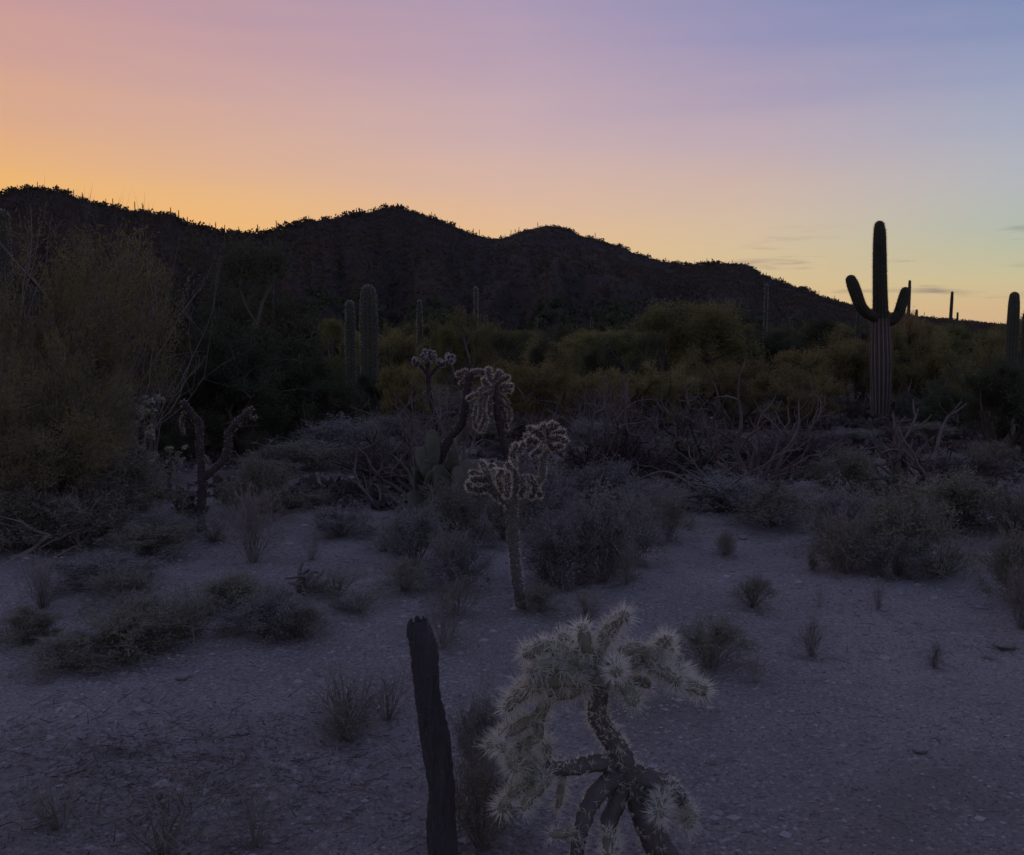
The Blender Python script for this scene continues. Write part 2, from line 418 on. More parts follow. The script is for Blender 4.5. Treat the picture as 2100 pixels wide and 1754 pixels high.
def ground_material():
    m = bpy.data.materials.new('desert_soil'); m.use_nodes = True
    t = m.node_tree; n = t.nodes; l = t.links
    b = n['Principled BSDF']; b.inputs['Roughness'].default_value = 0.95; b.inputs['Specular IOR Level'].default_value = 0.1
    g = n.new('ShaderNodeNewGeometry')

    def noise(scale, detail=6, rough=0.6, dist=0.0):
        z = n.new('ShaderNodeTexNoise'); z.inputs['Scale'].default_value = scale; z.inputs['Detail'].default_value = detail
        z.inputs['Roughness'].default_value = rough; z.inputs['Distortion'].default_value = dist; l.new(g.outputs['Position'], z.inputs['Vector']); return z.outputs['Fac']

    def rng_(f, a, c):
        r = n.new('ShaderNodeMapRange'); r.inputs['From Min'].default_value = a; r.inputs['From Max'].default_value = c; l.new(f, r.inputs[0]); return r.outputs[0]

    def mix(f, a, c):
        x = n.new('ShaderNodeMix'); x.data_type = 'RGBA'; l.new(f, x.inputs[0])
        for k, q in ((6, a), (7, c)):
            if isinstance(q, tuple): x.inputs[k].default_value = (*q, 1)
            else: l.new(q, x.inputs[k])
        return x.outputs[2]
    c1 = mix(rng_(noise(0.7), 0.35, 0.65), (0.280, 0.240, 0.222), (0.380, 0.335, 0.312))
    c2 = mix(rng_(noise(46.0, 6, 0.8), 0.53, 0.64), c1, (0.54, 0.49, 0.46))
    c3 = mix(rng_(noise(62, 4, 0.75), 0.46, 0.36), c2, (0.120, 0.096, 0.086))
    c3 = mix(rng_(noise(5.5, 7, 0.75, 1.2), 0.56, 0.72), c3, (0.165, 0.136, 0.122))
    c4 = mix(rng_(noise(0.35, 4), 0.52, 0.66), c3, (0.150, 0.130, 0.102))
    # darker outward: litter and low cover; near veil of light painted as paler soil
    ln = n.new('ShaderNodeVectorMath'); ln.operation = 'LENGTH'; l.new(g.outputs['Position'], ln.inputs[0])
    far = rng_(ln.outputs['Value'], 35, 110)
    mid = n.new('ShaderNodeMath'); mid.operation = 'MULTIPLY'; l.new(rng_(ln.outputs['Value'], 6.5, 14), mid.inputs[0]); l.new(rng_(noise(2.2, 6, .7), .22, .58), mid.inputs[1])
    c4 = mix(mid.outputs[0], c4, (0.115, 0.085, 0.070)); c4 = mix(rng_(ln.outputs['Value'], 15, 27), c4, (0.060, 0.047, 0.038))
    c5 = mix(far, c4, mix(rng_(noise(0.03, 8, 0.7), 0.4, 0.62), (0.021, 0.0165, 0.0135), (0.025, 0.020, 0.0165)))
    l.new(c5, b.inputs['Base Color'])
    bz = n.new('ShaderNodeMath'); bz.operation = 'ADD'; l.new(noise(34, 8, 0.8), bz.inputs[0])
    vv = n.new('ShaderNodeTexVoronoi'); vv.inputs['Scale'].default_value = 42; l.new(g.outputs['Position'], vv.inputs['Vector']); l.new(vv.outputs['Distance'], bz.inputs[1])
    bp = n.new('ShaderNodeBump'); bp.inputs['Strength'].default_value = 1.0; bp.inputs['Distance'].default_value = 0.034; l.new(bz.outputs[0], bp.inputs['Height'])
    l.new(bp.outputs[0], b.inputs['Normal'])
    return m


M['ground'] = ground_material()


# ------------------------------------------------------------------ objects
def obj(name, me, parent=None, loc=(0, 0, 0), kind=None, label=None):
    o = bpy.data.objects.new(name, me); COL.objects.link(o); o.location = loc
    if parent is not None: o.parent = parent
    if kind: o['kind'] = kind
    if label: o['label'] = label
    return o


def tag(o, label, cat, group=None):
    o['label'] = label; o['category'] = cat
    if group: o['group'] = group
    return o


def thing(name, label, cat, loc=(0, 0, 0), group=None, rotz=0.0, scale=(1, 1, 1)):
    o = bpy.data.objects.new(name, None); COL.objects.link(o); o.location = loc; o.rotation_euler = (0, 0, rotz); o.scale = scale
    o.empty_display_size = 0.2
    return tag(o, label, cat, group)


# ------------------------------------------------------------------ the ground and the hills
def polar(name, az, rr, hf, mat, kind='structure'):
    a, r = np.meshgrid(np.radians(az), rr, indexing='xy')
    x = np.sin(a) * r; y = np.cos(a) * r; z = hf(x, y)
    v = np.stack([x, y, z], -1).reshape(-1, 3); nr, na = a.shape
    i = np.arange(nr - 1)[:, None] * na; j = np.arange(na - 1)[None, :]
    f = np.stack([i + j, i + j + 1, i + na + j + 1, i + na + j], -1).reshape(-1, 4)
    mb = MB(); mb.add(v, f); return obj(name, mb.mesh(name, mat), kind=kind)


az = np.concatenate([np.linspace(-180, -42, 70)[:-1], np.linspace(-42, 42, 300), np.linspace(42, 180, 70)[1:]])
rr = np.concatenate([[0.02], np.concatenate([np.geomspace(0.4, 14, 520)[:-1], np.geomspace(14, 158, 170)])])
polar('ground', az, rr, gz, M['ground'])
az2 = np.concatenate([np.linspace(-180, -45, 60)[:-1], np.linspace(-45, 45, 520), np.linspace(45, 180, 60)[1:]])
rr2 = np.concatenate([np.linspace(156, 820, 150), np.geomspace(840, 9000, 24)])
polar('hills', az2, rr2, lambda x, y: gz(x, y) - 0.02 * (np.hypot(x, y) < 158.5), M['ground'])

rng = np.random.default_rng(7)


def clumps(mb, P, size, k, rng, squash=0.75):
    """Rough bushes seen far away: k leafy faces round each point."""
    n = len(P); size = np.broadcast_to(size, (n,))
    d = unit(rng.normal(size=(n, k, 3))); d[:, :, 2] = np.abs(d[:, :, 2])
    rad = rng.uniform(0.25, 1, (n, k)) ** 0.6
    b = P[:, None, :] + d * rad[:, :, None] * size[:, None, None] * np.array([1, 1, squash])
    tint = np.repeat(rng.uniform(0, 1, n), k) * 0.6 + rng.uniform(0, 0.4, n * k)
    leaves(mb, b.reshape(-1, 3), d.reshape(-1, 3) * 0.5 + rng.normal(size=(n * k, 3)), np.repeat(size, k) * rng.uniform(0.35, 0.9, n * k),
           np.repeat(size, k) * 0.5, rng, tint)


# brush on the hillsides (nobody could count it)
mb = MB()
n = 22000
a = rng.uniform(-36, 38, n); r = 150 + (ridge_dist(a) + 6 - 150) * np.sqrt(rng.uniform(0, 1, n))
x = np.sin(np.radians(a)) * r; y = np.cos(np.radians(a)) * r
keep = vnoise(x / 35, y / 35, 21) + rng.uniform(-.9, .9, n) > -0.6
x = x[keep]; y = y[keep]
clumps(mb, np.stack([x, y, gz(x, y) - 0.2], -1), rng.uniform(0.7, 1.8, len(x)), 10, rng)
n = 850      # along the crest, where it shows against the sky
a = rng.uniform(-36, 34, n); a = a[vnoise(a * 1.3, a * 0, 31) + rng.uniform(-.7, .7, n) > -0.15]
r = ridge_dist(a) + rng.uniform(-14, 2, len(a))
x = np.sin(np.radians(a)) * r; y = np.cos(np.radians(a)) * r
clumps(mb, np.stack([x, y, gz(x, y)], -1), rng.uniform(0.7, 2.3, len(a)) * (1 - 0.5 * sstep(12, 26, a)), 22, rng, 0.9)
o = obj('hillside_brush', mb.mesh('hillside_brush', M['hillbrush'], False)); o['kind'] = 'stuff'
tag(o, 'dark low desert brush covering the hillsides', 'brush')

# far flat covered with scrub that reads as one mass
mb = MB(); n = 2600
a = rng.uniform(-36, 36, n); r = 75 + 150 * rng.uniform(0, 1, n) ** 0.8
x = np.sin(np.radians(a)) * r; y = np.cos(np.radians(a)) * r
clumps(mb, np.stack([x, y, gz(x, y)], -1), rng.uniform(0.7, 1.9, n), 40, rng, 1.0)
o = obj('far_scrub', mb.mesh('far_scrub', M['dark'], False)); o['kind'] = 'stuff'
tag(o, 'far dark green scrub filling the flat below the hills', 'scrub')


# ------------------------------------------------------------------ saguaros
def saguaro_mesh(name, pts, rad, mat, sides=None, ribs=14, cap=True, origin=(0, 0, 0), depth=0.14, sm=5):
    p, r = smooth_path(pts, rad, sm)
    mb = MB(); tube(mb, p, r, sides or ribs * 4, cap=cap, ribs=ribs, rib_d=depth)
    return mb.mesh(name, mat, True, origin), p, r


def rib_spines(mb, p, r, ribs, rng, step, length, width):
    T, A, B = frames(p)
    seg = np.concatenate([[0], np.cumsum(np.linalg.norm(np.diff(p, axis=0), axis=1))])
    s = np.arange(0, seg[-1] + r[-1] * 0.7, step)
    for k in range(ribs):
        th = 2 * math.pi * k / ribs
        def ip(q): return np.stack([np.interp(s, seg, q[:, j]) for j in range(3)], 1)
        nr = unit(ip(A) * math.cos(th) + ip(B) * math.sin(th)); P = ip(p)
        over = np.clip(s - seg[-1], 0, None); R = np.interp(s, seg, r); Rr = np.sqrt(np.maximum(R * R - over ** 2, 1e-6))
        P = P + T[-1] * over[:, None]
        for q in range(5):
            d = nr + rng.normal(size=nr.shape) * 0.45
            slivers(mb, P + nr * (Rr * 0.985)[:, None] + T[-1] * rng.uniform(-step, step, (len(s), 1)) * .5, d, length * rng.uniform(.5, 1.1, len(s)), width, rng)


# the big one with two arms
base = ground_at(1805, 862); D = base[1]; K = D / F
S = lambda zx, zy, dd=0.0: at(1300 + zx / 2.625, 420 + zy / 2.625, D + dd)
W = lambda w: w / 2.625 * K * 0.5
big = thing('saguaro_cactus', 'tallest saguaro with two raised arms, its pale ribbed trunk standing clear against the sky', 'saguaro', base)
org = np.array(base)
low = [base - [0, 0, .1], S(1328, 1130), S(1330, 1000), S(1330, 850), S(1328, 720), S(1327, 612)]
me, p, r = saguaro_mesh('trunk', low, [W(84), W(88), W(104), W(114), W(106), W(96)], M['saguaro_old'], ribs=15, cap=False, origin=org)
obj('trunk', me, big)
mb = MB(); rib_spines(mb, p, r, 15, rng, 0.07, 0.05, 0.006)
hi = [S(1327, 618), S(1327, 585), S(1326, 500), S(1324, 400), S(1323, 250), S(1323, 150), S(1322, 112)]
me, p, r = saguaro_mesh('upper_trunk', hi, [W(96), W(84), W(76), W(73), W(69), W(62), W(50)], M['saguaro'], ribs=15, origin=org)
obj('upper_trunk', me, big); spines(mb, p, r, 1500, .06, .006, rng, fuzz=.2); rib_spines(mb, p, r, 15, rng, 0.07, 0.05, 0.006)
for pts, w in (([S(1315, 612, -.02), S(1262, 590, -.25), S(1222, 548, -.3), S(1196, 480, -.3), S(1178, 430, -.28), S(1168, 405, -.27)], [50, 54, 60, 63, 62, 54]),
               ([S(1345, 635, -.02), S(1392, 625, -.1), S(1424, 585, -.12), S(1442, 535, -.1), S(1456, 490, -.08), S(1461, 468, -.08)], [42, 48, 54, 56, 56, 50])):
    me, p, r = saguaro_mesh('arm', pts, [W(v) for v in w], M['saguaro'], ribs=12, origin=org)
    obj('arm', me, big); rib_spines(mb, p, r, 12, rng, 0.07, 0.045, 0.006)
me, p, r = saguaro_mesh('arm_bud', [S(1424, 585, -.12), S(1421, 562, -.2), S(1418, 545, -.22)], [W(14), W(16), W(14)], M['saguaro'], ribs=10, origin=org); obj('arm_bud', me, big)
o = obj('spines', mb.mesh('spines', M['spine_brown'], False, org), big, kind='stuff')


def slim_saguaro(px, top, foot, wpx, dist, label, group=None, mat='saguaro_grey', lean=0.0, taper=1.0, spiny=False):
    """A single-stemmed saguaro: foot is the height in the picture at which it leaves the brush."""
    c = at(px, top, dist); x = c[0]; g = G(x - lean, dist); kk = dist / F; R = wpx * kk / 2; top_z = c[2]
    h = top_z - g - R
    pts = [np.array([x - lean * (1 - t), dist, g - 0.1 + (h + 0.1) * t]) for t in (0, .25, .5, .75, .93, 1)]
    rad = [R * .8 * taper, R * .95 * taper, R, R, R * .93, R * .8]
    t = thing('saguaro_cactus', label, 'saguaro', (x - lean, dist, g), group)
    far = wpx < 14
    me, p, r = saguaro_mesh('trunk', pts, rad, M[mat], sides=24 if far else 48, ribs=12, origin=t.location)
    obj('trunk', me, t)
    m2 = MB(); H_ = float(p[-1, 2] - p[0, 2])
    spines(m2, p, r, int(H_ * R * (5000 if spiny else 1500) / max(kk * 55, 1)), max(0.04, 2.4 * kk), max(0.004, kk * .45), rng, fuzz=.16)
    obj('spines', m2.mesh('spines', M['spine'] if spiny else M['spine_tan'], False, t.location), t, kind='stuff')
    return t


slim_saguaro(755, 580, 790, 37, 22, 'thick pale-rimmed saguaro without arms rising from the dark brush left of the middle', spiny=True)
slim_saguaro(717, 614, 760, 21, 23.5, 'shorter rounded saguaro just left of the thick armless one', spiny=True)
slim_saguaro(860, 614, 716, 11, 34, 'thin upright saguaro behind the pale cholla with two round heads', spiny=True)
slim_saguaro(976, 588, 690, 8.5, 52, 'slender tall saguaro above the brush in the middle of the view, tallest of its cluster', spiny=True)
slim_saguaro(988, 644, 700, 6, 60, 'left one of two short saguaros just right of the slender tall one')
slim_saguaro(997, 646, 700, 5, 64, 'right one of two short saguaros just right of the slender tall one')
slim_saguaro(1016, 686, 735, 11, 36, 'stubby saguaro low in the brush above the drooping chain cholla')
slim_saguaro(954, 635, 660, 6, 75, 'tiny saguaro left of the slender tall one at the foot of the hill')
slim_saguaro(1100, 652, 700, 5, 72, 'faint thin saguaro at the hill foot, left of the two right of the middle')
slim_saguaro(1213, 652, 700, 4.5, 80, 'faint thin saguaro at the hill foot, right of the two right of the middle')
slim_saguaro(1572, 582, 680, 7, 50, 'slender pale saguaro in front of the dark hill above the large round tree', spiny=True)
slim_saguaro(1622, 650, 680, 5, 75, 'small faint saguaro between the slender pale one and the short rounded one')
slim_saguaro(1685, 675, 730, 11, 38, 'short rounded saguaro half sunk in brush left of the two-armed saguaro', spiny=True)
slim_saguaro(1710, 656, 690, 5, 78, 'small distant saguaro above the short rounded one')
slim_saguaro(1761, 640, 720, 10, 36, 'saguaro showing under the left arm of the two-armed saguaro')
slim_saguaro(1866, 574, 670, 6.5, 48, 'thin dark saguaro behind the right arm of the two-armed saguaro')
slim_saguaro(1880, 634, 690, 6, 62, 'short dark saguaro just right of the two-armed saguaro, on the horizon')
slim_saguaro(1953, 597, 690, 6.5, 50, 'thin dark saguaro alone on the right horizon, the taller of a pair', lean=0.08)
slim_saguaro(1964, 640, 690, 4.5, 66, 'small thin saguaro, shorter of the pair on the right horizon')
slim_saguaro(2081, 596, 780, 24, 20, 'thick armless saguaro at the right edge of the view', spiny=False)
slim_saguaro(2103, 640, 780, 12, 21, 'slimmer saguaro cut by the right edge behind the thick armless one')
slim_saguaro(4, 427, 540, 28, 16, 'rounded pale-rimmed saguaro cut by the left edge among tall twigs', spiny=True)
slim_saguaro(1895, 655, 690, 3.5, 85, 'tiny dark saguaro spike between the two-armed saguaro and the pair on the horizon')

# skyline saguaros on the hills
seen = []
rs = random.Random(5)
proto = []
for k in range(3):
    mb = MB(); p, r = smooth_path([np.array([0, 0, -.05]), np.array([0.01 * k, 0, .5]), np.array([0, 0, .95])], [.035, .045, .035], 3); tube(mb, p, r, 8, cap=True)
    if k == 1:
        p, r = smooth_path([np.array([0, 0, .45]), np.array([.13, 0, .5]), np.array([.15, 0, .75])], [.03, .03, .028], 3); tube(mb, p, r, 6, cap=True)
    proto.append(mb.mesh('skyline_saguaro', M['saguaro']))
spots = [168, 185, 232, 246, 258, 268, 290, 305, 318, 332, 362, 372, 378, 395, 418, 440, 452, 470, 498, 536, 574, 620, 640, 682, 736, 742, 888, 905, 920, 932, 944, 958, 972, 984, 1002,
         1036, 1048, 1056, 1064, 1074, 1102, 1218, 1290, 1330, 1420, 1445, 1496, 1566, 1601, 1645, 1674, 1706, 1890, 1935, 2066, 70, 96, 118]
NUM = ('first', 'second', 'third', 'fourth', 'fifth', 'sixth', 'seventh', 'eighth', 'ninth', 'tenth', 'eleventh', 'twelfth', 'thirteenth', 'fourteenth', 'fifteenth', 'sixteenth')
SKYM = [(0, 'left edge'), (200, 'left slope'), (380, 'lower left slope'), (520, 'hill saddle'), (805, 'middle peak'), (1010, 'second saddle'), (1120, 'right peak'), (1480, 'flat shoulder'), (1805, 'two-armed saguaro'), (2200, 'right edge')]
sl = [None] * len(spots); cnt_ = {}
for i in sorted(range(len(spots)), key=lambda k: spots[k]):
    m = max(k for k in range(len(SKYM)) if SKYM[k][0] <= spots[i]); cnt_[m] = cnt_.get(m, 0) + 1
    sl[i] = 'tiny skyline saguaro, %s from left between %s and %s' % (NUM[cnt_[m] - 1], SKYM[m][1], SKYM[m + 1][1])
for i, px in enumerate(spots):
    aa = math.degrees(math.atan((px - 1050) / F)); R = float(ridge_dist(np.array(aa))) - rs.uniform(0, 8)
    x = math.sin(math.radians(aa)) * R; y = math.cos(math.radians(aa)) * R
    h = rs.uniform(1.8, 4.2) * (0.8 if px > 1500 else 1)
    o = obj('saguaro_cactus', proto[i % 3], loc=(x, y, G(x, y) - 0.1)); o.scale = (h * 1.1, h * 1.1, h); o.rotation_euler.z = rs.uniform(0, 6.28)
    tag(o, sl[i], 'saguaro', 'saguaros along the hill skyline')


# ------------------------------------------------------------------ branching plants
def grow(rng, p, d, Ln, r, depth, out, tips, kids=3, wig=0.25, up=0.1, shrink=0.68, spread=0.6, nseg=4, rs=0.62):
    pts = [p]; rad = [r]; q = p.copy(); dd = unit(d)
    for i in range(nseg):
        dd = unit(dd + rng.normal(size=3) * wig + np.array([0, 0, up])); q = q + dd * Ln / nseg; pts.append(q); rad.append(r * (1 - (1 - rs) * (i + 1) / nseg))
    out.append((np.array(pts), np.array(rad), depth))
    if depth == 0: tips.append((q, dd, np.array(pts))); return
    for k in range(kids):
        t = 1.0 if k == 0 else rng.uniform(0.35, 1.0)
        b = pts[min(nseg, max(1, int(round(t * nseg))))]
        grow(rng, b, unit(dd + rng.normal(size=3) * spread), Ln * shrink * rng.uniform(.75, 1.2), rad[-1] * (0.95 if k == 0 else 0.8), depth - 1, out, tips, kids, wig, up, shrink, spread, max(2, nseg - 1), rs)


def tree_meshes(seed, mat, stems=4, depth=4, kids=3, leafn=26, llen=0.09, lw=0.012, upright=0.8, height=1.0, wispy=0.0, spread=0.62, tmin=0.0018, sw=.003):
    """A tree or tall bush normalised to height 1 and radius about 0.5."""
    rng = np.random.default_rng(seed); out = []; tips = []
    for s in range(stems):
        a = 2 * math.pi * (s + rng.uniform(-.3, .3)) / stems; d = np.array([math.cos(a) * (1 - upright), math.sin(a) * (1 - upright), upright * .8])
        grow(rng, np.array([math.cos(a) * .03, math.sin(a) * .03, -0.03]), d, 0.34, 0.028, depth, out, tips, kids, 0.22, 0.07, 0.7, spread)
    allp = np.array([t[0] for t in tips]); zmax = np.percentile(allp[:, 2], 97); rx = np.percentile(np.hypot(allp[:, 0], allp[:, 1]), 93)
    S_ = np.array([0.5 / rx, 0.5 / rx, 1 / zmax])
    tm = MB(); tw = MB(); fm = MB()
    for p, r, dep in out:
        p = p * S_
        if dep >= 2: tube(tm, p, r, 6, close=False)
        else: tube(tw, p, np.maximum(r * (.35 if tmin < .0015 else 1), tmin), 3, close=False)
    T = allp * S_; Dd = np.array([t[1] for t in tips])
    n = leafn; B = np.repeat(T, n, 0); DD = np.repeat(Dd, n, 0)
    sg = np.repeat(np.array([t[2][0] for t in tips]) * S_, n, 0); w = rng.uniform(0, 1, len(B))[:, None]
    pos = B * w + sg * (1 - w) + rng.normal(size=B.shape) * 0.028
    tint = np.repeat(rng.uniform(0, 1, len(T)), n) * 0.6 + rng.uniform(0, .4, len(B))
    leaves(fm, pos, DD * 0.8 + rng.normal(size=B.shape) * 0.7 + np.array([0, 0, 0.1]), llen * rng.uniform(.5, 1.2, len(B)), lw, rng, tint)
    if wispy:
        k = int(len(T) * wispy); idx = rng.integers(0, len(T), k)
        slivers(tw, T[idx], Dd[idx] + np.array([0, 0, .5]) + rng.normal(size=(k, 3)) * .3, rng.uniform(.07, .2, k), sw, rng)
    fm_me = fm.mesh('crown', mat, False)
    tm_me = tm.mesh('trunk', M['trunk']); tw_me = tw.mesh('twigs', M['trunk'], False)
    return tm_me, tw_me, fm_me


TREES = {
    'green': [tree_meshes(11 + k, M['green'], 4, 4, 3, 75, .030, .008, .7) for k in range(3)],
    'dark': [tree_meshes(21 + k, M['dark'], 4, 4, 3, 95, .026, .009, .65) for k in range(3)],
    'brush': [tree_meshes(31 + k, M['brush'], 6, 3, 3, 130, .038, .007, .72, wispy=1.0) for k in range(3)],
}


def tree(kind, i, px, top, wpx, dist, label, group=None, name='palo_verde_tree', cat='tree', hmin=0.8):
    c = at(px, top, dist); g = G(c[0], dist); h = max(c[2] - g, hmin); w = wpx * dist / F
    t = thing(name, label, cat, (c[0], dist, g - 0.03), group, rng.uniform(0, 6.28), (w, w * 0.9, h))
    ms = TREES[kind][i % 3]
    obj('trunk', ms[0], t); o = obj('twigs', ms[1], t, kind='stuff'); obj('crown', ms[2], t)
    return t


tree('dark', 0, 400, 505, 470, 15.5, 'large dark spreading mesquite tree left of the middle, tops against the hill saddle', name='mesquite_tree')
tree('dark', 1, 590, 600, 215, 18, 'dark rounded mesquite right of the large left tree, left of the thick armless saguaro', name='mesquite_tree')
tree('dark', 2, 760, 752, 190, 20.5, 'low dark tree round the foot of the thick armless saguaro', name='mesquite_tree')
tree('green', 0, 955, 648, 190, 33, 'round green tree behind the pale cholla with two heads, left of the view middle')
tree('brush', 1, 850, 735, 170, 19, 'golden brown brush behind the pale cholla with two round heads', name='brush_bush', cat='bush')
tree('brush', 2, 1075, 735, 200, 20, 'golden olive brush right of the drooping chain cholla', name='brush_bush', cat='bush')
tree('green', 1, 1175, 690, 230, 30, 'wide olive green tree right of the view middle, behind dead branches')
tree('green', 2, 1400, 622, 270, 29, 'tallest rounded green tree below the right end of the hills')
tree('dark', 0, 1290, 690, 190, 24, 'dark low tree left of the tallest rounded green tree', name='mesquite_tree')
tree('dark', 1, 1600, 662, 230, 33, 'dark tree between the tallest rounded green tree and the two-armed saguaro', name='mesquite_tree')
tree('brush', 0, 1500, 735, 260, 23, 'golden brown brush in front of the tallest rounded green tree', name='brush_bush', cat='bush')
tree('brush', 2, 1330, 755, 220, 22, 'golden brush behind the branching dead shrubs right of the middle', name='brush_bush', cat='bush')
tree('brush', 1, 1690, 705, 230, 30, 'rust coloured brush left of the two-armed saguaro trunk', name='brush_bush', cat='bush')
tree('green', 2, 1765, 700, 170, 30, 'olive tree directly behind the left side of the two-armed saguaro')
tree('green', 0, 1910, 668, 230, 31, 'green tree right of the two-armed saguaro')
tree('green', 1, 2040, 680, 230, 25, 'dense green tree in front of the thick armless saguaro at the right edge')
tree('dark', 2, 2060, 745, 300, 15.5, 'near dark bushy tree at the right edge', name='mesquite_tree')
tree('dark', 1, 1955, 785, 190, 19, 'low dark tree right of the base of the two-armed saguaro', name='mesquite_tree')
tree('brush', 2, 1640, 765, 220, 21.5, 'dusky brush low in front of the rust coloured brush', name='brush_bush', cat='bush')
tree('brush', 0, 1180, 760, 220, 21, 'dusky brush behind the dead branching shrub in the middle', name='brush_bush', cat='bush')
tree('dark', 0, 1075, 690, 170, 27, 'dark small tree behind the drooping chain cholla', name='mesquite_tree')
MARKS = [(-200, 'left edge'), (412, 'Y-shaped cactus'), (755, 'thick armless saguaro'), (976, 'slender tall saguaro'), (1213, 'faint thin saguaro'), (1400, 'tallest rounded tree'),
         (1572, 'slender pale saguaro'), (1805, 'two-armed saguaro'), (1958, 'saguaro pair'), (2300, 'right edge')]
ORD = ('first', 'second', 'third', 'fourth', 'fifth', 'sixth', 'seventh', 'eighth', 'ninth', 'tenth', 'eleventh', 'twelfth', 'thirteenth', 'fourteenth', 'fifteenth')


def place_labels(pxs, what):
    out = [None] * len(pxs); cnt = {}
    for i in sorted(range(len(pxs)), key=lambda k: pxs[k]):
        m = max(k for k in range(len(MARKS)) if MARKS[k][0] <= pxs[i]); cnt[m] = cnt.get(m, 0) + 1
        out[i] = '%s, %s from left, between %s and %s' % (what[i], ORD[cnt[m] - 1], MARKS[m][1], MARKS[m + 1][1])
    return out


bp = [-60 + 2220 * (i + rng.uniform(-.45, .45)) / 40 for i in range(40)]
bl = place_labels(bp, [('green', 'dark', 'olive', 'brown')[i % 4] + ' far scrub tree' for i in range(40)])
for i in range(40):      # the crowded band behind them
    px = bp[i]; d = rng.uniform(36, 74)
    top = 672 + rng.uniform(-14, 16) - (8 if px > 1800 else 0)
    tree(('green', 'dark', 'green', 'brush')[i % 4], int(rng.integers(3)), px, top, rng.uniform(90, 190), d,
         bl[i], 'scrub trees below the hills', name='scrub_tree', hmin=2.0)
#CREO
TREES['creosote'] = [tree_meshes(41 + k, M['creosote'], 14, 3, 3, 70, .030, .0042, .80, wispy=6.0, spread=.42, tmin=.0011, sw=.0026) for k in range(2)]
TREES['wisp'] = TREES['creosote'][::-1]
def creo(i, px, top, wpx, d, label, dx=0):
    return tree('creosote', i % 2, px, top, wpx, d, label, name='creosote_bush', cat='bush')
for k in ('creosote',): TREES[k].append(TREES[k][0])
tree('dark', 1, 490, 690, 330, 14.2, 'dark dense lower bush in front of the large left mesquite tree', name='mesquite_bush', cat='bush')
tree('dark', 2, 630, 745, 220, 15.6, 'dark dense bush filling the gap left of the thick armless saguaro', name='mesquite_bush', cat='bush')
tree('dark', 0, 350, 740, 240, 13.4, 'dark bush behind the pale bushy cholla on the left', name='mesquite_bush', cat='bush')
creo(0, 60, 520, 460, 9.2, 'huge feathery brown creosote bush filling the left edge')
creo(1, 215, 500, 330, 11.5, 'tall wispy creosote bush with high pale twigs beside the large dark tree')
creo(0, 120, 715, 330, 8.2, 'lower feathery creosote in front of the huge one at the left')
creo(1, 20, 760, 420, 7.4, 'dim low creosote bush at the left edge nearest the camera')


# twiggy stems at the left edge beside the cut saguaro
def branches_mesh(name, mat, seed, stems, Ln, r, depth, kids, wig, up, spread, fan=(1, .5), lean=(0, 0), rs=.6, shrink=.7, sides=5, fine=0):
    rng = np.random.default_rng(seed); out = []; tips = []
    for s in range(stems):
        a = rng.uniform(0, 6.28); k = rng.uniform(.3, 1)
        d = np.array([math.cos(a) * fan[0] * k + lean[0], math.sin(a) * fan[1] * k + lean[1], rng.uniform(.5, 1) * 1.0])
        grow(rng, np.array([math.cos(a) * .04, math.sin(a) * .04, -.03]), d, Ln * rng.uniform(.7, 1.2), r * rng.uniform(.7, 1.2), depth, out, tips, kids, wig, up, shrink, spread, 4, rs)
    mb = MB()
    for p, rr_, dep in out: 
        p, rr_ = smooth_path(p, rr_, 2); tube(mb, p, rr_, sides if dep else 4, lump=.10, rng=rng)
    if fine:
        T = np.array([t[0] for t in tips]); Dd = np.array([t[1] for t in tips]); i = rng.integers(0, len(T), len(T) * fine)
        slivers(mb, T[i], Dd[i] + rng.normal(size=(len(i), 3)) * .5, rng.uniform(.05, .12, len(i)), .004, rng)
    return mb.mesh(name, mat), tips


def dead(px, py, name, label, seed, mat, stems, Ln, r, depth=2, kids=3, wig=.28, up=.02, spread=.7, fan=(1, .5), lean=(0, 0), cat='dead shrub', **kw):
    b = ground_at(px, py); me, tips = branches_mesh(name, M[mat], seed, stems, Ln, r * 1.3, depth, kids, wig, up, spread, fan, lean, **kw)
    o = obj(name, me, loc=b); tag(o, label, cat); o.rotation_euler.z = 0
    return o


b = at(55, 540, 11.0)
for (px, k, lb) in ((35, 1, 'left clump of bare pale upright twigs at the left edge'), (75, 2, 'right clump of bare pale upright twigs near the left edge')):
    c = at(px, 470, 12.5); me, tp = branches_mesh('bare_shrub', M['palewood' if k == 2 else 'deadwood'], 60 + k, 5, 1.2, .022, 2, 2, .12, .12, .35, fan=(.3, .3))
    o = obj('bare_shrub', me, loc=(c[0], 12.5, G(c[0], 12.5))); o.scale = (1, 1, 1.25); tag(o, lb, 'dead shrub')

for (px, D_, k, lb) in ((232, 10.6, 3, 'tall bare pale twigs rising from the feathery bush, left of the large dark tree'), (150, 9.6, 4, 'bare pale twigs sticking out of the huge feathery bush'), (290, 12.2, 5, 'thin bare twigs between the feathery bush and the large dark tree')):
    c = at(px, 470, D_); me, tp = branches_mesh('bare_shrub', M['deadwood'], 60 + k, 9, 1.15, .010, 2, 3, .14, .14, .35, fan=(.45, .3), fine=3)
    o = obj('bare_shrub', me, loc=(c[0], D_, G(c[0], D_))); zz = max(v.co.z for v in me.vertices); o.scale = (1, 1, (c[2] - G(c[0], D_)) / zz * (1.0 if k != 4 else .93)); tag(o, lb, 'dead shrub')

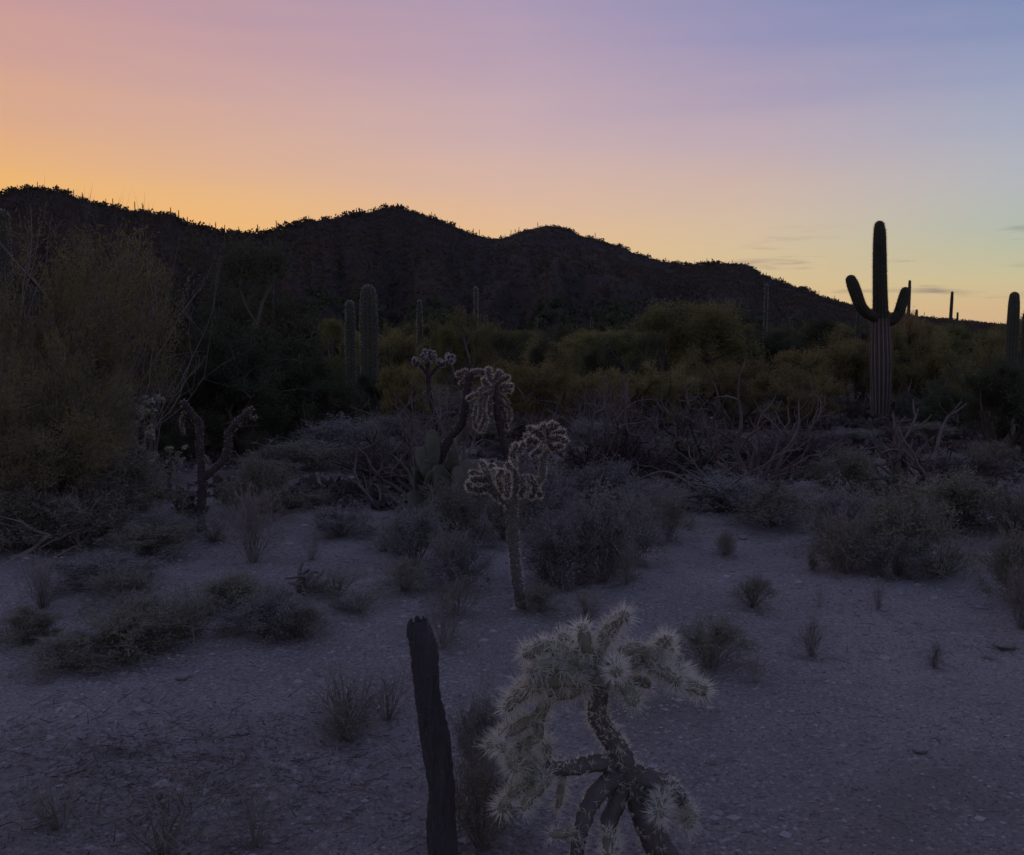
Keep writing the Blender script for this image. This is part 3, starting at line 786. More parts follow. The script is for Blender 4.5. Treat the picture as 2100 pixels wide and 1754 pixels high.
dead(880, 1035, 'dead_shrub', 'wide dead branching shrub left of the prickly pear, twigs reaching left', 71, 'darkwood', 12, .44, .024, 3, 3, .3, .05, .6, fan=(1.4, .4), lean=(-.45, 0), fine=2)
dead(760, 1010, 'dead_shrub', 'thin dark upright stems at the far left of the wide dead shrub', 72, 'darkwood', 7, .34, .008, 2, 2, .15, .1, .4, fan=(.5, .3), fine=2)
dead(860, 960, 'dead_shrub', 'tall dead branches reaching from behind the wide dead shrub to the leaning trunk', 73, 'darkwood', 8, .50, .018, 3, 3, .25, .04, .6, fan=(1.2, .4), lean=(-.1, 0), fine=2)
dead(1225, 985, 'dead_shrub', 'dead shrub with long curving arms right of the middle cholla', 74, 'darkwood', 11, .52, .025, 3, 3, .28, .06, .6, fan=(1.2, .4), lean=(.15, 0), fine=2)
dead(1385, 935, 'dead_shrub', 'upright forked dead shrub behind the low scrub, left of the pale-tipped one', 75, 'darkwood', 9, .54, .026, 2, 3, .25, .08, .55, fan=(.9, .4), fine=2)
dead(1545, 1005, 'dead_shrub', 'pale-tipped dead shrub with stems standing close together', 76, 'darkwood', 9, .50, .024, 3, 2, .24, .07, .5, fan=(.8, .4), fine=2)
dead(1515, 1050, 'fallen_branch', 'dark fallen branches lying low in front of the pale-tipped dead shrub', 77, 'darkwood', 4, .5, .020, 2, 3, .2, -.04, .5, fan=(1.2, .4), lean=(-.9, 0), cat='fallen branch', fine=2)
dead(1870, 1008, 'dead_cholla', 'dark spreading dead cholla skeleton with spiky arms, right of the middle distance', 78, 'darkwood', 12, .50, .028, 2, 3, .26, .01, .75, fan=(1.4, .5), lean=(-.2, 0), cat='dead cactus')
dead(1905, 1000, 'dead_cholla', 'single bent dead stem leaning right of the dark dead cholla skeleton', 79, 'bark', 2, .42, .018, 1, 3, .2, .1, .6, fan=(.6, .3), lean=(.5, 0), cat='dead cactus')
dead(15, 1140, 'fallen_branch', 'bare bent branches low at the left edge', 80, 'deadwood', 4, .34, .018, 2, 2, .25, -.03, .5, fan=(1, .4), lean=(.8, 0), cat='fallen branch', fine=2)
dead(1700, 1000, 'dead_shrub', 'small dead stump with a white broken tip left of the dark dead cholla', 81, 'palewood', 3, .2, .014, 1, 2, .2, .02, .5, fan=(.9, .4), cat='dead shrub')
dead(1790, 858, 'dead_shrub', 'pale bent sticks at the left foot of the two-armed saguaro', 82, 'palewood', 4, .6, .02, 1, 2, .2, .02, .5, fan=(.9, .3), lean=(-.6, 0))
dead(1836, 858, 'dead_shrub', 'dark upright stems at the right foot of the two-armed saguaro', 83, 'darkwood', 6, .75, .03, 1, 2, .12, .1, .35, fan=(.4, .3), lean=(.15, 0))
dead(1190, 890, 'dead_shrub', 'dead forked branches standing behind the curving-armed shrub', 84, 'darkwood', 8, .55, .024, 2, 3, .25, .06, .6, fan=(1, .4), fine=1)
dead(1300, 900, 'dead_shrub', 'dead thicket of bent branches in the middle distance, right of the middle', 85, 'darkwood', 10, .55, .026, 2, 3, .25, .04, .6, fan=(1.2, .4), fine=1)
dead(1620, 935, 'dead_shrub', 'thin dead branches spreading right behind the pale-tipped dead shrub', 86, 'darkwood', 8, .5, .020, 2, 3, .25, .03, .6, fan=(1.2, .4), fine=1)
dead(820, 1010, 'dead_cholla', 'thick dark dead cholla arms tangled left of the prickly pear', 91, 'bark', 9, .40, .022, 2, 3, .3, .02, .7, fan=(1.5, .4), lean=(-.2, 0), cat='dead cactus')
dead(1265, 1000, 'dead_cholla', 'thick dark dead cholla arms tangled right of the middle cholla', 92, 'bark', 9, .46, .024, 2, 3, .3, .04, .7, fan=(1.5, .4), lean=(.1, 0), cat='dead cactus')
dead(1430, 965, 'dead_cholla', 'dark dead cholla arms left of the pale-tipped dead shrub', 93, 'bark', 8, .48, .022, 2, 3, .3, .04, .7, fan=(1.4, .4), cat='dead cactus')
dead(640, 1218, 'fallen_branch', 'heap of pale broken cholla wood on the ground left of the stump', 87, 'deadwood', 9, .14, .02, 1, 2, .3, -.1, .7, fan=(1, .6), cat='fallen branch')
dead(770, 1045, 'fallen_branch', 'pale fallen branch on the ground below the wide dead shrub', 88, 'deadwood', 3, .42, .013, 1, 3, .15, -.12, .5, fan=(1, .3), lean=(-.8, 0), cat='fallen branch')


# ------------------------------------------------------------------ cholla cacti
def cholla(name, label, base, parts, spine_mat, flesh_mat, trunk_mat, cnt, slen, swid, cat='cholla'):
    """parts: (kind, points, radii, spine density factor)"""
    t = thing(name, label, cat, base); org = np.array(base)
    for kind, pts, rad, dens in parts:
        p, r = smooth_path(pts, rad, 5); mb = MB()
        big_ = kind in ('trunk', 'branch', 'arm')
        tube(mb, p, r, 12, cap=True, lump=.09, rng=rng)
        o = obj(kind, mb.mesh(kind, M[trunk_mat if big_ else flesh_mat], True, org), t)
        L_ = float(np.sum(np.linalg.norm(np.diff(p, axis=0), axis=1)))
        hairy = big_ and cnt > 250
        n_ = int(cnt * dens * (L_ + float(r.mean())) * 10 * (3.6 if hairy else 1))
        if n_ > 8:
            ms = MB(); spines(ms, p, r, n_, slen * (.55 if hairy else 1), swid, rng, fuzz=.45 if cnt > 250 else .22, per=9 if cnt > 250 else 1); obj('spines', ms.mesh('spines', M[spine_mat], False, org), o, kind='stuff')
    return t


# the spiny cholla in the foreground
DF = float(ground_at(1390, 1810)[1])
Z = lambda x, y, dd=0.0: at(900 + x / 3.167, 1200 + y / 3.167, DF + dd)
J = 'joint'
fg = []
def j(pts, r0=.021, r1=.019, dens=1.0, kind=J, rr_=None):
    P_ = [Z(*q) for q in pts]; fg.append((kind, P_, rr_ or list(np.linspace(r0, r1, len(P_))), dens))
gb = Z(1600, 1930); gb = np.array([gb[0], DF, G(gb[0], DF)])
j([(1560, 2060, .0), (1480, 1800, 0), (1360, 1560, 0), (1280, 1330, 0), (1230, 1200, 0)], kind='trunk', rr_=[.046, .044, .040, .036, .031], dens=.14)
j([(1215, 1190, 0), (1180, 1090, 0), (1090, 960, 0), (1030, 840, 0), (1040, 700, 0), (1080, 560, .02)], kind='branch', rr_=[.031, .031, .030, .029, .027, .024], dens=.40)
j([(1130, 1150, 0), (1000, 1160, -.03), (860, 1185, -.05), (700, 1190, -.06)], kind='branch', rr_=[.027, .025, .022, .019], dens=.16)
j([(1250, 1210, 0), (1400, 1270, -.03), (1520, 1330, -.05), (1590, 1420, -.06)], kind='branch', rr_=[.029, .028, .025, .019], dens=.14)
j([(1160, 1240, 0), (1050, 1330, -.05), (970, 1450, -.08), (920, 1600, -.10), (890, 1790, -.12)], kind='branch', rr_=[.030, .029, .026, .023, .020], dens=.13)
j([(1200, 1260, 0), (1150, 1420, -.03), (1100, 1560, -.06), (1130, 1700, -.1)], kind='branch', rr_=[.029, .027, .024, .020], dens=.13)
j([(800, 1215, -.05), (790, 1330, -.06), (775, 1430, -.06)], .013, .010, .6)
j([(905, 1600, -.1), (830, 1610, -.13), (740, 1620, -.14)], .014, .011, .3)
# crown
j([(1060, 560, .02), (1040, 450, 0), (1080, 340, -.01), (1140, 250, -.02), (1200, 205, -.04)])
j([(1030, 520, 0), (960, 400, -.03), (930, 290, -.03)])
j([(1000, 500, .03), (890, 420, .04), (800, 350, .03)])
j([(960, 540, -.02), (820, 450, -.05), (700, 400, -.04), (580, 440, -.03)], .023)
j([(940, 590, -.02), (800, 540, -.08), (700, 520, -.09), (610, 560, -.10)], .023)
j([(990, 640, .0), (860, 610, -.06), (720, 620, -.08), (600, 650, -.08)], .025, .022)
j([(930, 660, -.02), (800, 700, -.05), (640, 660, -.06), (520, 720, -.07), (450, 790, -.06)], .022, .017)
j([(560, 650, .02), (520, 700, .04), (500, 740, .05)])
j([(740, 710, -.04), (690, 770, -.02), (650, 860, -.02), (640, 980, -.02)], .019, .018, .5)
j([(650, 850, -.02), (560, 900, -.04), (440, 960, -.06), (340, 1040, -.08)], .018, .015)
j([(640, 990, -.02), (560, 1040, -.05), (490, 1090, -.06), (470, 1150, -.08)], .018, .015)
j([(430, 970, -.05), (400, 1010, -.1), (410, 1060, -.14)], .015, .014)
j([(650, 1190, -.06), (580, 1130, -.05), (540, 1060, -.04)], .016)
j([(690, 1150, -.02), (700, 1070, .02), (690, 1010, .04)], .016, .014, .7)
j([(680, 1195, -.06), (590, 1260, -.08), (500, 1340, -.09), (410, 1450, -.10)], .019, .016)
j([(690, 1200, -.06), (680, 1290, -.12), (600, 1370, -.14), (560, 1440, -.15)], .016, .014, .8)
j([(640, 1210, -.04), (540, 1170, -.08), (490, 1180, -.12)], .015)
# right side
j([(1090, 560, 0), (1150, 520, -.08), (1150, 560, -.15)], .022)
j([(1120, 600, 0), (1210, 660, -.06), (1265, 750, -.10)], .020)
j([(1090, 520, .01), (1200, 440, .02), (1300, 420, .02), (1390, 500, .0)], .022)
j([(1150, 560, .02), (1260, 500, .04), (1310, 480, .06)], .019, .018, 1.0)
j([(1330, 470, .02), (1400, 430, .02), (1480, 360, .0)], .018)
j([(1390, 500, 0), (1420, 450, .04), (1490, 420, .06)], .018)
j([(1370, 500, 0), (1450, 560, -.03), (1540, 620, -.06)], .021)
j([(1500, 590, -.03), (1610, 640, -.03), (1710, 680, -.02)], .018)
j([(1440, 560, 0), (1540, 540, .05), (1600, 560, .07)], .016, .014, .8)
j([(1200, 640, .04), (1290, 620, .07), (1350, 640, .1)], .018, .016, .7)
j([(1480, 1310, -.05), (1450, 1400, -.1), (1430, 1480, -.15)], .017)
j([(1590, 1420, -.06), (1630, 1480, -.08), (1620, 1540, -.1)], .017)
j([(1110, 1620, -.08), (1110, 1700, -.14), (1110, 1760, -.18)], .02, .019, .9)
cholla('cholla_cactus', 'spiny pale cholla in the foreground, nearest to the camera, arms hanging both sides', gb, fg, 'spine', 'flesh', 'flesh_grey', 400, .044, .0021)

# the dark stump beside it
DS = float(ground_at(905, 1800)[1])
Zs = lambda x, y: at(x, y, DS)
t = thing('cactus_stump', 'dark leaning headless cactus stump left of the foreground cholla', 'cactus stump', (Zs(905, 1790)[0], DS, G(Zs(905, 1790)[0], DS)))
org = np.array(t.location); rg = np.random.default_rng(3)
p, r = smooth_path([Zs(918, 1900), Zs(905, 1700), Zs(906, 1620), Zs(892, 1510), Zs(876, 1420), Zs(870, 1340), Zs(858, 1284)], [.050, .044, .039, .043, .037, .040, .033], 9)
mb = MB(); tube(mb, p, r, 22, lump=.08, rng=rg)
for k in range(16):      # splintered rim of the broken top
    a_ = k * .4 + rg.uniform(-.15, .15); c_ = p[-1] + np.array([math.cos(a_), math.sin(a_), 0]) * .026
    tube(mb, [c_ - [0, 0, .03], c_ + [0, 0, .004], c_ + np.array([rg.uniform(-.006, .006), 0, rg.uniform(.006, .024)])], [.011, .009, .002], 5); obj('trunk', mb.mesh('trunk', M['stump_bark'], True, org), t)
mb = MB(); spines(mb, p, r, 2200, .014, .0014, rg, tip=False); obj('spines', mb.mesh('spines', M['spine_brown'], False, org), t, kind='stuff')

# the middle cholla
DM = 5.6
b = ground_at(1065, 1248); DM = b[1]
Q = lambda x, y, dd=0.0: at(700 + x / 2.923, 660 + y / 2.923, DM + dd)
mp_ = []
def q(pts, r0=.019, r1=.017, dens=1.0, kind=J, rr_=None):
    mp_.append((kind, [Q(*v) for v in pts], rr_ or list(np.linspace(r0, r1, len(pts))), dens))
q([(1075, 1720), (1050, 1520), (1035, 1380), (1025, 1240), (1018, 1090)], kind='trunk', rr_=[.030, .030, .031, .033, .034], dens=.42)
q([(1010, 1090), (930, 1040, -.05), (885, 970, -.08), (870, 900, -.08)], .024, .019, .9, 'branch')
q([(1030, 1080), (1045, 980, .02), (1035, 890, .02), (1035, 840, .0)], .024, .019, .9, 'branch')
q([(1040, 950, .02), (1120, 940, .06), (1190, 950, .08), (1210, 860, .10), (1222, 700, .1)], .021, .019, .7, 'branch')
q([(1000, 1060), (960, 990, -.08), (920, 900, -.10)], .02, .019, .9, 'branch')
for a_ in ([(885, 990, -.1), (830, 1010, -.12), (770, 995, -.12)], [(880, 950, -.08), (830, 945, -.1), (780, 950, -.1)], [(880, 910, -.08), (830, 920, -.05), (785, 905, -.03)],
           [(870, 900, -.08), (855, 870, -.06), (845, 850, -.05)], [(880, 900, -.06), (900, 870, -.04), (910, 880, .0)], [(770, 1000, -.12), (765, 975, -.15)],
           [(920, 910, -.1), (960, 900, -.14), (1000, 920, -.16)], [(960, 980, -.08), (940, 940, -.14), (960, 900, -.2)], [(1040, 900, .0), (1010, 880, -.05), (1000, 860, -.08)],
           [(1035, 850, .0), (1030, 790, .02), (1045, 745, .03)], [(1045, 790, .03), (1080, 760, .05), (1090, 735, .06)], [(1000, 930, -.12), (1000, 990, -.18), (990, 1040, -.2)],
           [(1220, 710, .1), (1180, 670, .06), (1140, 650, .05)], [(1222, 700, .1), (1200, 650, .1), (1215, 625, .1)], [(1225, 700, .1), (1245, 640, .08), (1265, 615, .07)],
           [(1225, 700, .1), (1290, 670, .1), (1325, 660, .1)], [(1230, 710, .1), (1300, 700, .04), (1345, 715, .02)], [(1215, 720, .1), (1160, 720, .14), (1110, 690, .16)],
           [(1140, 700, .12), (1110, 730, .12), (1075, 760, .12)], [(1215, 730, .08), (1190, 770, .0), (1150, 800, -.02)], [(1225, 720, .1), (1270, 760, .12), (1320, 740, .14)],
           [(1130, 940, .06), (1160, 990, .0), (1140, 1050, -.02)], [(1180, 950, .08), (1170, 1000, .1), (1190, 1040, .12)], [(1080, 940, .04), (1090, 1000, -.02), (1080, 1040, -.04)],
           [(1250, 640, .08), (1290, 625, .06)], [(1150, 655, .05), (1130, 640, .04)], [(1200, 660, .08), (1170, 640, .12)]):
    q(a_)
cholla('cholla_cactus', 'forked cholla with pale knobby fingers on a straight trunk in the middle', b, mp_, 'spine_pale', 'bark', 'flesh_grey', 200, .021, .0028)

# two tall ones behind the prickly pear
def chain(name, label, basepx, fn_parts, scale_zoom=True, sm='spine_pale', fl='flesh_brown', cnt=150, sl=.024, sw=.0036):
    b = ground_at(*basepx); D_ = b[1]
    Qx = lambda x, y, dd=0.0: at(700 + x / 2.923, 660 + y / 2.923, D_ + dd)
    parts_ = [(kd, [Qx(*v) for v in pts], list(np.linspace(r0, r1, len(pts))), dn) for kd, pts, r0, r1, dn in fn_parts]
    return cholla(name, label, b, parts_, sm, fl, 'bark', cnt, sl, sw)


T_ = 'trunk'
chain('cholla_cactus', 'tall dark leaning cholla with two short pale fingers at its bent top', (935, 1075), [
    (T_, [(700, 1230), (640, 950), (605, 810), (650, 700), (725, 600), (750, 440), (768, 320)], .040, .032, .12),
    (J, [(768, 320), (740, 300), (700, 315)], .026, .02, .9), (J, [(775, 310, .02), (830, 300, 0), (870, 308, -.02)], .026, .022, .9),
    (J, [(760, 330), (735, 345), (715, 365)], .014, .012, .7), (J, [(745, 460), (790, 450), (830, 435)], .016, .013, .7)])
chain('cholla_cactus', 'tall chain cholla with a crown of looping pale fingers and drooping fruit chains', (1018, 1085), [
    (T_, [(930, 1290), (985, 1000), (1000, 830), (965, 690), (930, 510), (910, 400)], .040, .030, .12),
    ('branch', [(910, 430), (870, 420, -.06), (840, 430, -.1)], .024, .02, .6),
    (J, [(905, 400), (890, 340), (882, 290)], .026, .024, 1), (J, [(912, 390), (930, 340, -.03), (948, 305, -.04)], .026, .024, 1), (J, [(915, 395), (960, 350, -.05), (992, 335, -.07)], .026, .024, 1),
    (J, [(915, 400), (970, 390, -.05), (1018, 385, -.04)], .024, .02, 1), (J, [(915, 410), (970, 410, .03), (1010, 412, .05)], .022, .019, 1), (J, [(905, 400), (870, 380, -.1), (855, 350, -.12)], .024, .021, 1),
    (J, [(890, 410), (860, 400, -.14), (835, 415, -.17)], .022, .02, 1), (J, [(840, 430, -.1), (800, 440, -.1), (762, 460, -.1)], .02, .017, 1), (J, [(900, 420, -.05), (870, 440, -.1), (850, 470, -.1)], .02, .018, .9),
    (J, [(850, 450, -.1), (815, 500, -.1), (800, 560, -.1), (805, 630, -.1)], .019, .016, .8), (J, [(870, 450, -.1), (850, 520, -.13), (862, 580, -.13), (830, 650, -.13)], .019, .016, .8),
    (J, [(890, 450, -.05), (890, 530, -.05), (870, 590, -.05), (850, 655, -.05)], .018, .015, .8), (J, [(830, 470, -.12), (835, 540, -.15), (818, 600, -.15)], .018, .015, .8),
    (J, [(920, 440), (970, 490), (1010, 530), (1005, 600)], .018, .015, .6), (J, [(930, 470), (975, 540, .03), (985, 600, .03), (995, 640, .03)], .018, .015, .6), (J, [(925, 430), (985, 460, .03), (1000, 490, .03)], .017, .014, .6)])
# the one further back with two round heads
rg = np.random.default_rng(12)
heads = []
for (hx, hy, n_, sp) in ((520, 210, 16, 42), (650, 225, 11, 30), (440, 245, 4, 22), (600, 245, 4, 20)):
    for k in range(n_):
        a_ = rg.uniform(0, 6.28); e_ = rg.uniform(.5, 1) * sp
        heads.append((J, [(hx + .3 * e_ * math.cos(a_), hy + 14 + .25 * e_ * math.sin(a_), rg.uniform(-.05, .1)), (hx + e_ * math.cos(a_), hy - 4 + e_ * math.sin(a_) * .8, rg.uniform(-.15, .15))], .028, .026, .9))
chain('cholla_cactus', 'distant cholla with two round pale heads on a reddish trunk', (905, 930), [
    (T_, [(605, 800), (590, 680), (550, 520), (525, 400), (515, 230)], .045, .03, .2), ('branch', [(520, 340), (580, 270), (640, 240)], .03, .024, .4), ('branch', [(520, 330), (480, 270), (440, 250)], .026, .02, .4),
    ('branch', [(540, 480), (520, 440), (500, 425)], .02, .018, .4)] + heads, sm='spine', cnt=50, sl=.03, sw=.006)

# the forked one on the left
b = ground_at(412, 1088); DY = b[1]
V = lambda x, y, dd=0.0: at(x / 3.0, 780 + y / 3.0, DY + dd)
cholla('cholla_cactus', 'bare dark cholla forked into two raised arms like a Y, left of the middle', b, [
    ('trunk', [V(1235, 940), V(1240, 760), V(1245, 660), V(1240, 590)], [.038, .036, .036, .035], .35),
    ('arm', [V(1240, 600), V(1235, 480), V(1225, 370), V(1228, 270), V(1180, 215, -.05), V(1140, 150, -.08), V(1132, 135, -.08)], [.031, .028, .027, .029, .028, .027, .022], .6),
    ('arm', [V(1255, 600), V(1330, 540), V(1390, 470), V(1405, 390), V(1410, 320), V(1470, 250), V(1520, 200), V(1545, 180)], [.032, .030, .030, .029, .028, .028, .026, .021], .6),
    ('joint', [V(1135, 200, -.05), V(1118, 260), V(1130, 330)], [.012, .012, .010], .6), ('joint', [V(1290, 520), V(1272, 490), V(1262, 470)], [.012, .011, .01], .6), ('joint', [V(1520, 210), V(1560, 235), V(1575, 225)], [.010, .009, .008], .6)],
    'spine_tan', 'flesh_brown', 'bark', 120, .020, .0026)


# small pale clumps in the brush
def clump_cholla(px, py, spread, n_, label, seed, rad=.02, name='cholla_cactus'):
    rg = np.random.default_rng(seed); b = ground_at(px, py); D_ = b[1]; pr = []
    h = spread[1]; pr.append(('trunk', [b - [0, 0, .05], b + [0, 0, h * .35], b + [.03, 0, h * .6]], [rad * 1.7, rad * 1.5, rad * 1.3], .3))
    for k in range(n_):
        a_ = rg.uniform(0, 6.28); s_ = b + np.array([rg.uniform(-.42, .42) * spread[0], rg.uniform(-.2, .2), h * rg.uniform(.35, .92)])
        d_ = np.array([math.cos(a_) * .075, math.sin(a_) * .06, rg.uniform(-.07, .09)])
        pr.append((J, [s_, s_ + d_ * .5 + [0, 0, .015], s_ + d_], [rad, rad * 1.1, rad], .9))
    return cholla(name, label, b, pr, 'spine', 'flesh', 'bark', 60, .026, .004)


clump_cholla(290, 1015, (.42, 1.12), 40, 'pale bushy cholla under the large dark tree on the left', 1, .021)
clump_cholla(348, 985, (.42, .42), 14, 'low pale cholla clump beside the Y-shaped cactus', 2, .016)
clump_cholla(1140, 840, (.4, .8), 8, 'small white-tipped cholla far off, right of the drooping chain cholla', 3, .03)
clump_cholla(1245, 840, (.7, .8), 8, 'faint pale cholla far off behind the curving-armed dead shrub', 4, .025)

# prickly pear
bp_ = ground_at(930, 1085); DP = bp_[1]
pp = thing('prickly_pear', 'clump of upright grey-green prickly pear pads behind the middle cholla', 'prickly pear', bp_)
rg = np.random.default_rng(8)


def pad_mesh(w, h, th, seed):
    rg = np.random.default_rng(seed); mb = MB(); nu, nv = 10, 12
    u = np.linspace(0, math.pi, nv); v = np.linspace(0, 2 * math.pi, nu, endpoint=False)
    U, Vv = np.meshgrid(u, v, indexing='ij')
    prof = np.sin(U) ** .75 * (0.82 + 0.28 * (1 - np.cos(U)) / 2)
    X_ = w / 2 * prof * np.cos(Vv); Y_ = th / 2 * np.sin(U) ** .5 * np.sin(Vv) + .02 * np.sin(X_ * 14); Z_ = h * (1 - np.cos(U)) / 2
    i = np.arange(nv - 1)[:, None] * nu; jj = np.arange(nu)[None, :]; j2 = (jj + 1) % nu
    mb.add(np.stack([X_, Y_, Z_], -1).reshape(-1, 3), np.stack([i + jj, i + j2, i + nu + j2, i + nu + jj], -1).reshape(-1, 4))
    for sy in (-1, 1):      # tufts of spines in rows over both faces
        for a in np.linspace(.35, 2.9, 8):
            hw = w / 2 * math.sin(a) ** .75 * .85
            for xx in np.arange(-hw, hw + .001, .03):
                c = np.array([xx, sy * th / 2 * math.sin(a) ** .5 * math.sqrt(max(0, 1 - (xx / (w / 2)) ** 2)), h * (1 - math.cos(a)) / 2])
                slivers(mb, np.repeat(c[None], 4, 0), rg.normal(size=(4, 3)) + np.array([0, sy * 1.5, 0]), .018, .0018, rg, np.full(4, 3.0))
    return mb.mesh('pad', M['pad'])


PAD = [pad_mesh(.17, .28, .024, 1), pad_mesh(.14, .31, .022, 2), pad_mesh(.185, .26, .026, 3)]
# (x, y of the foot of the pad in the zoomed view, turn, lean, scale)
pads = [(500, 1080, .3, -.15, 1.0), (560, 1100, -.4, .1, 1.1), (620, 1060, .9, .05, 1.0), (520, 940, .2, -.2, .95), (600, 960, -.2, .15, 1.0), (700, 880, 1.2, .0, 1.0), (715, 1130, 1.25, .1, 1.05),
        (450, 1020, .6, -.3, .85), (470, 880, -.5, -.1, .8), (650, 900, .5, .2, .8), (580, 1230, .1, -.1, 1.1), (650, 1220, .7, .2, 1.0), (740, 1000, .4, .3, .9), (800, 1180, .2, .3, 1.1),
        (860, 1100, -.3, .2, 1.0), (900, 1200, .5, .35, 1.0), (820, 1030, .8, -.2, .9), (690, 1260, -.1, .1, 1.1), (1090, 1180, .3, .1, 1.0), (960, 1240, -.6, -.2, 1.0), (1010, 900, .6, .1, .8), (470, 980, .1, .1, 1.0), (560, 880, -.3, .1, 1.0), (640, 980, .4, -.1, 1.1), (690, 1060, .9, .1, 1.0), (760, 1090, .2, -.1, 1.0), (610, 1150, .3, .1, 1.1), (500, 1190, -.2, -.1, 1.0)]
for k, (x_, y_, rz, ln_, s_) in enumerate(pads):
    d_ = rg.uniform(-.25, .25); w_ = at(700 + x_ / 2.923, 660 + y_ / 2.923, DP + d_)
    o = obj('pad', PAD[k % 3], pp, loc=w_ - np.array(bp_)); o.rotation_euler = (rg.uniform(-.45, .45), ln_ + rg.uniform(-.25, .25), rz + rg.uniform(-.7, .9)); o.scale = (s_, s_, s_ * rg.uniform(.8, 1.15))


# ------------------------------------------------------------------ low shrubs and tufts
def shrub_meshes(seed, mat, stems, leafn, llen, lw, dome=1.0, twig='dry', wig=.2, up=.05, fine=3, upright=.5, depth=2):
    rg = np.random.default_rng(seed); out = []; tips = []
    for s in range(stems):
        a = rg.uniform(0, 6.28); k = rg.uniform(0.1, 1); d = np.array([math.cos(a) * k, math.sin(a) * k, upright + (1 - k) * .8])
        grow(rg, np.array([math.cos(a) * .05 * k, math.sin(a) * .05 * k, -.03]), d, .4, .010, depth, out, tips, 3, wig, up, .62, .5, 3)
    allp = np.array([t[0] for t in tips]); zmax = np.percentile(allp[:, 2], 95); rx = np.percentile(np.hypot(allp[:, 0], allp[:, 1]), 90)
    S_ = np.array([.5 / rx, .5 / rx, 1 / zmax]); tw = MB()
    for p, r, dep in out: tube(tw, p * S_, np.maximum(r * .8, .0032), 3, close=False)
    T = allp * S_; Dd = np.array([t[1] for t in tips])
    i = rg.integers(0, len(T), len(T) * fine)
    slivers(tw, T[i], Dd[i] + rg.normal(size=(len(i), 3)) * .45, rg.uniform(.08, .24, len(i)), .0065, rg)
    fm = None
    if leafn:
        fm = MB(); B = np.repeat(T, leafn, 0); Sg = np.repeat(np.array([t[2][0] for t in tips]) * S_, leafn, 0); w = rg.uniform(-.5, 1.1, len(B))[:, None]
        leaves(fm, B * w + Sg * (1 - w) + rg.normal(size=B.shape) * .035, rg.normal(size=B.shape) + np.array([0, 0, .4]), llen * rg.uniform(.5, 1.2, len(B)), lw, rg)
        fm = fm.mesh('foliage', M[mat], False)
    return tw.mesh('stems', M[twig], False), fm


SH = {
    'sage': [shrub_meshes(101 + k, 'sage', 26, 34, .042, .018) for k in range(3)],
    'olive': [shrub_meshes(111 + k, 'olive', 26, 40, .042, .015) for k in range(3)],
    'tuft': [shrub_meshes(121 + k, 'dry', 18 + 9 * (k % 3), 0, 0, 0, twig='dry', wig=.10 + .05 * (k % 4), up=.03 - .02 * (k % 2), fine=3 + k % 3, upright=.35 + .2 * (k % 3), depth=1 + k % 2) for k in range(6)],
    'darktuft': [shrub_meshes(131 + k, 'olive', 30, 12, .06, .014, twig='dry', wig=.1 + .06 * (k % 3), up=.03, fine=4, upright=.3 + .22 * (k % 3), depth=1 + k % 2) for k in range(6)],
    'russet': [shrub_meshes(151 + k, 'cover', 26, 26, .045, .014, twig='darkwood') for k in range(3)],
    'straw': [shrub_meshes(141 + k, 'straw', 22, 0, 0, 0, twig='straw', wig=.12, up=.02, fine=4, upright=.8, depth=1) for k in range(2)],
}
CATN = {'sage': ('bursage_bush', 'bush'), 'olive': ('olive_bush', 'bush'), 'tuft': ('dry_tuft', 'dry tuft'), 'darktuft': ('dark_tuft', 'shrub'), 'straw': ('grass_tuft', 'grass tuft'), 'russet': ('brown_bush', 'bush')}


def shrub(kind, px, py, w, h, label, group=None):
    b = ground_at(px, py); s = b[1] / F; nm, cat = CATN[kind]
    t = thing(nm, label, cat, b, group, rng.uniform(0, 6.28), (w * s, w * s * .9, h * s))
    ms = SH[kind][int(rng.integers(len(SH[kind])))]
    o = obj('stems', ms[0], t, kind='stuff')
    if ms[1]: obj('foliage', ms[1], t)
    return t


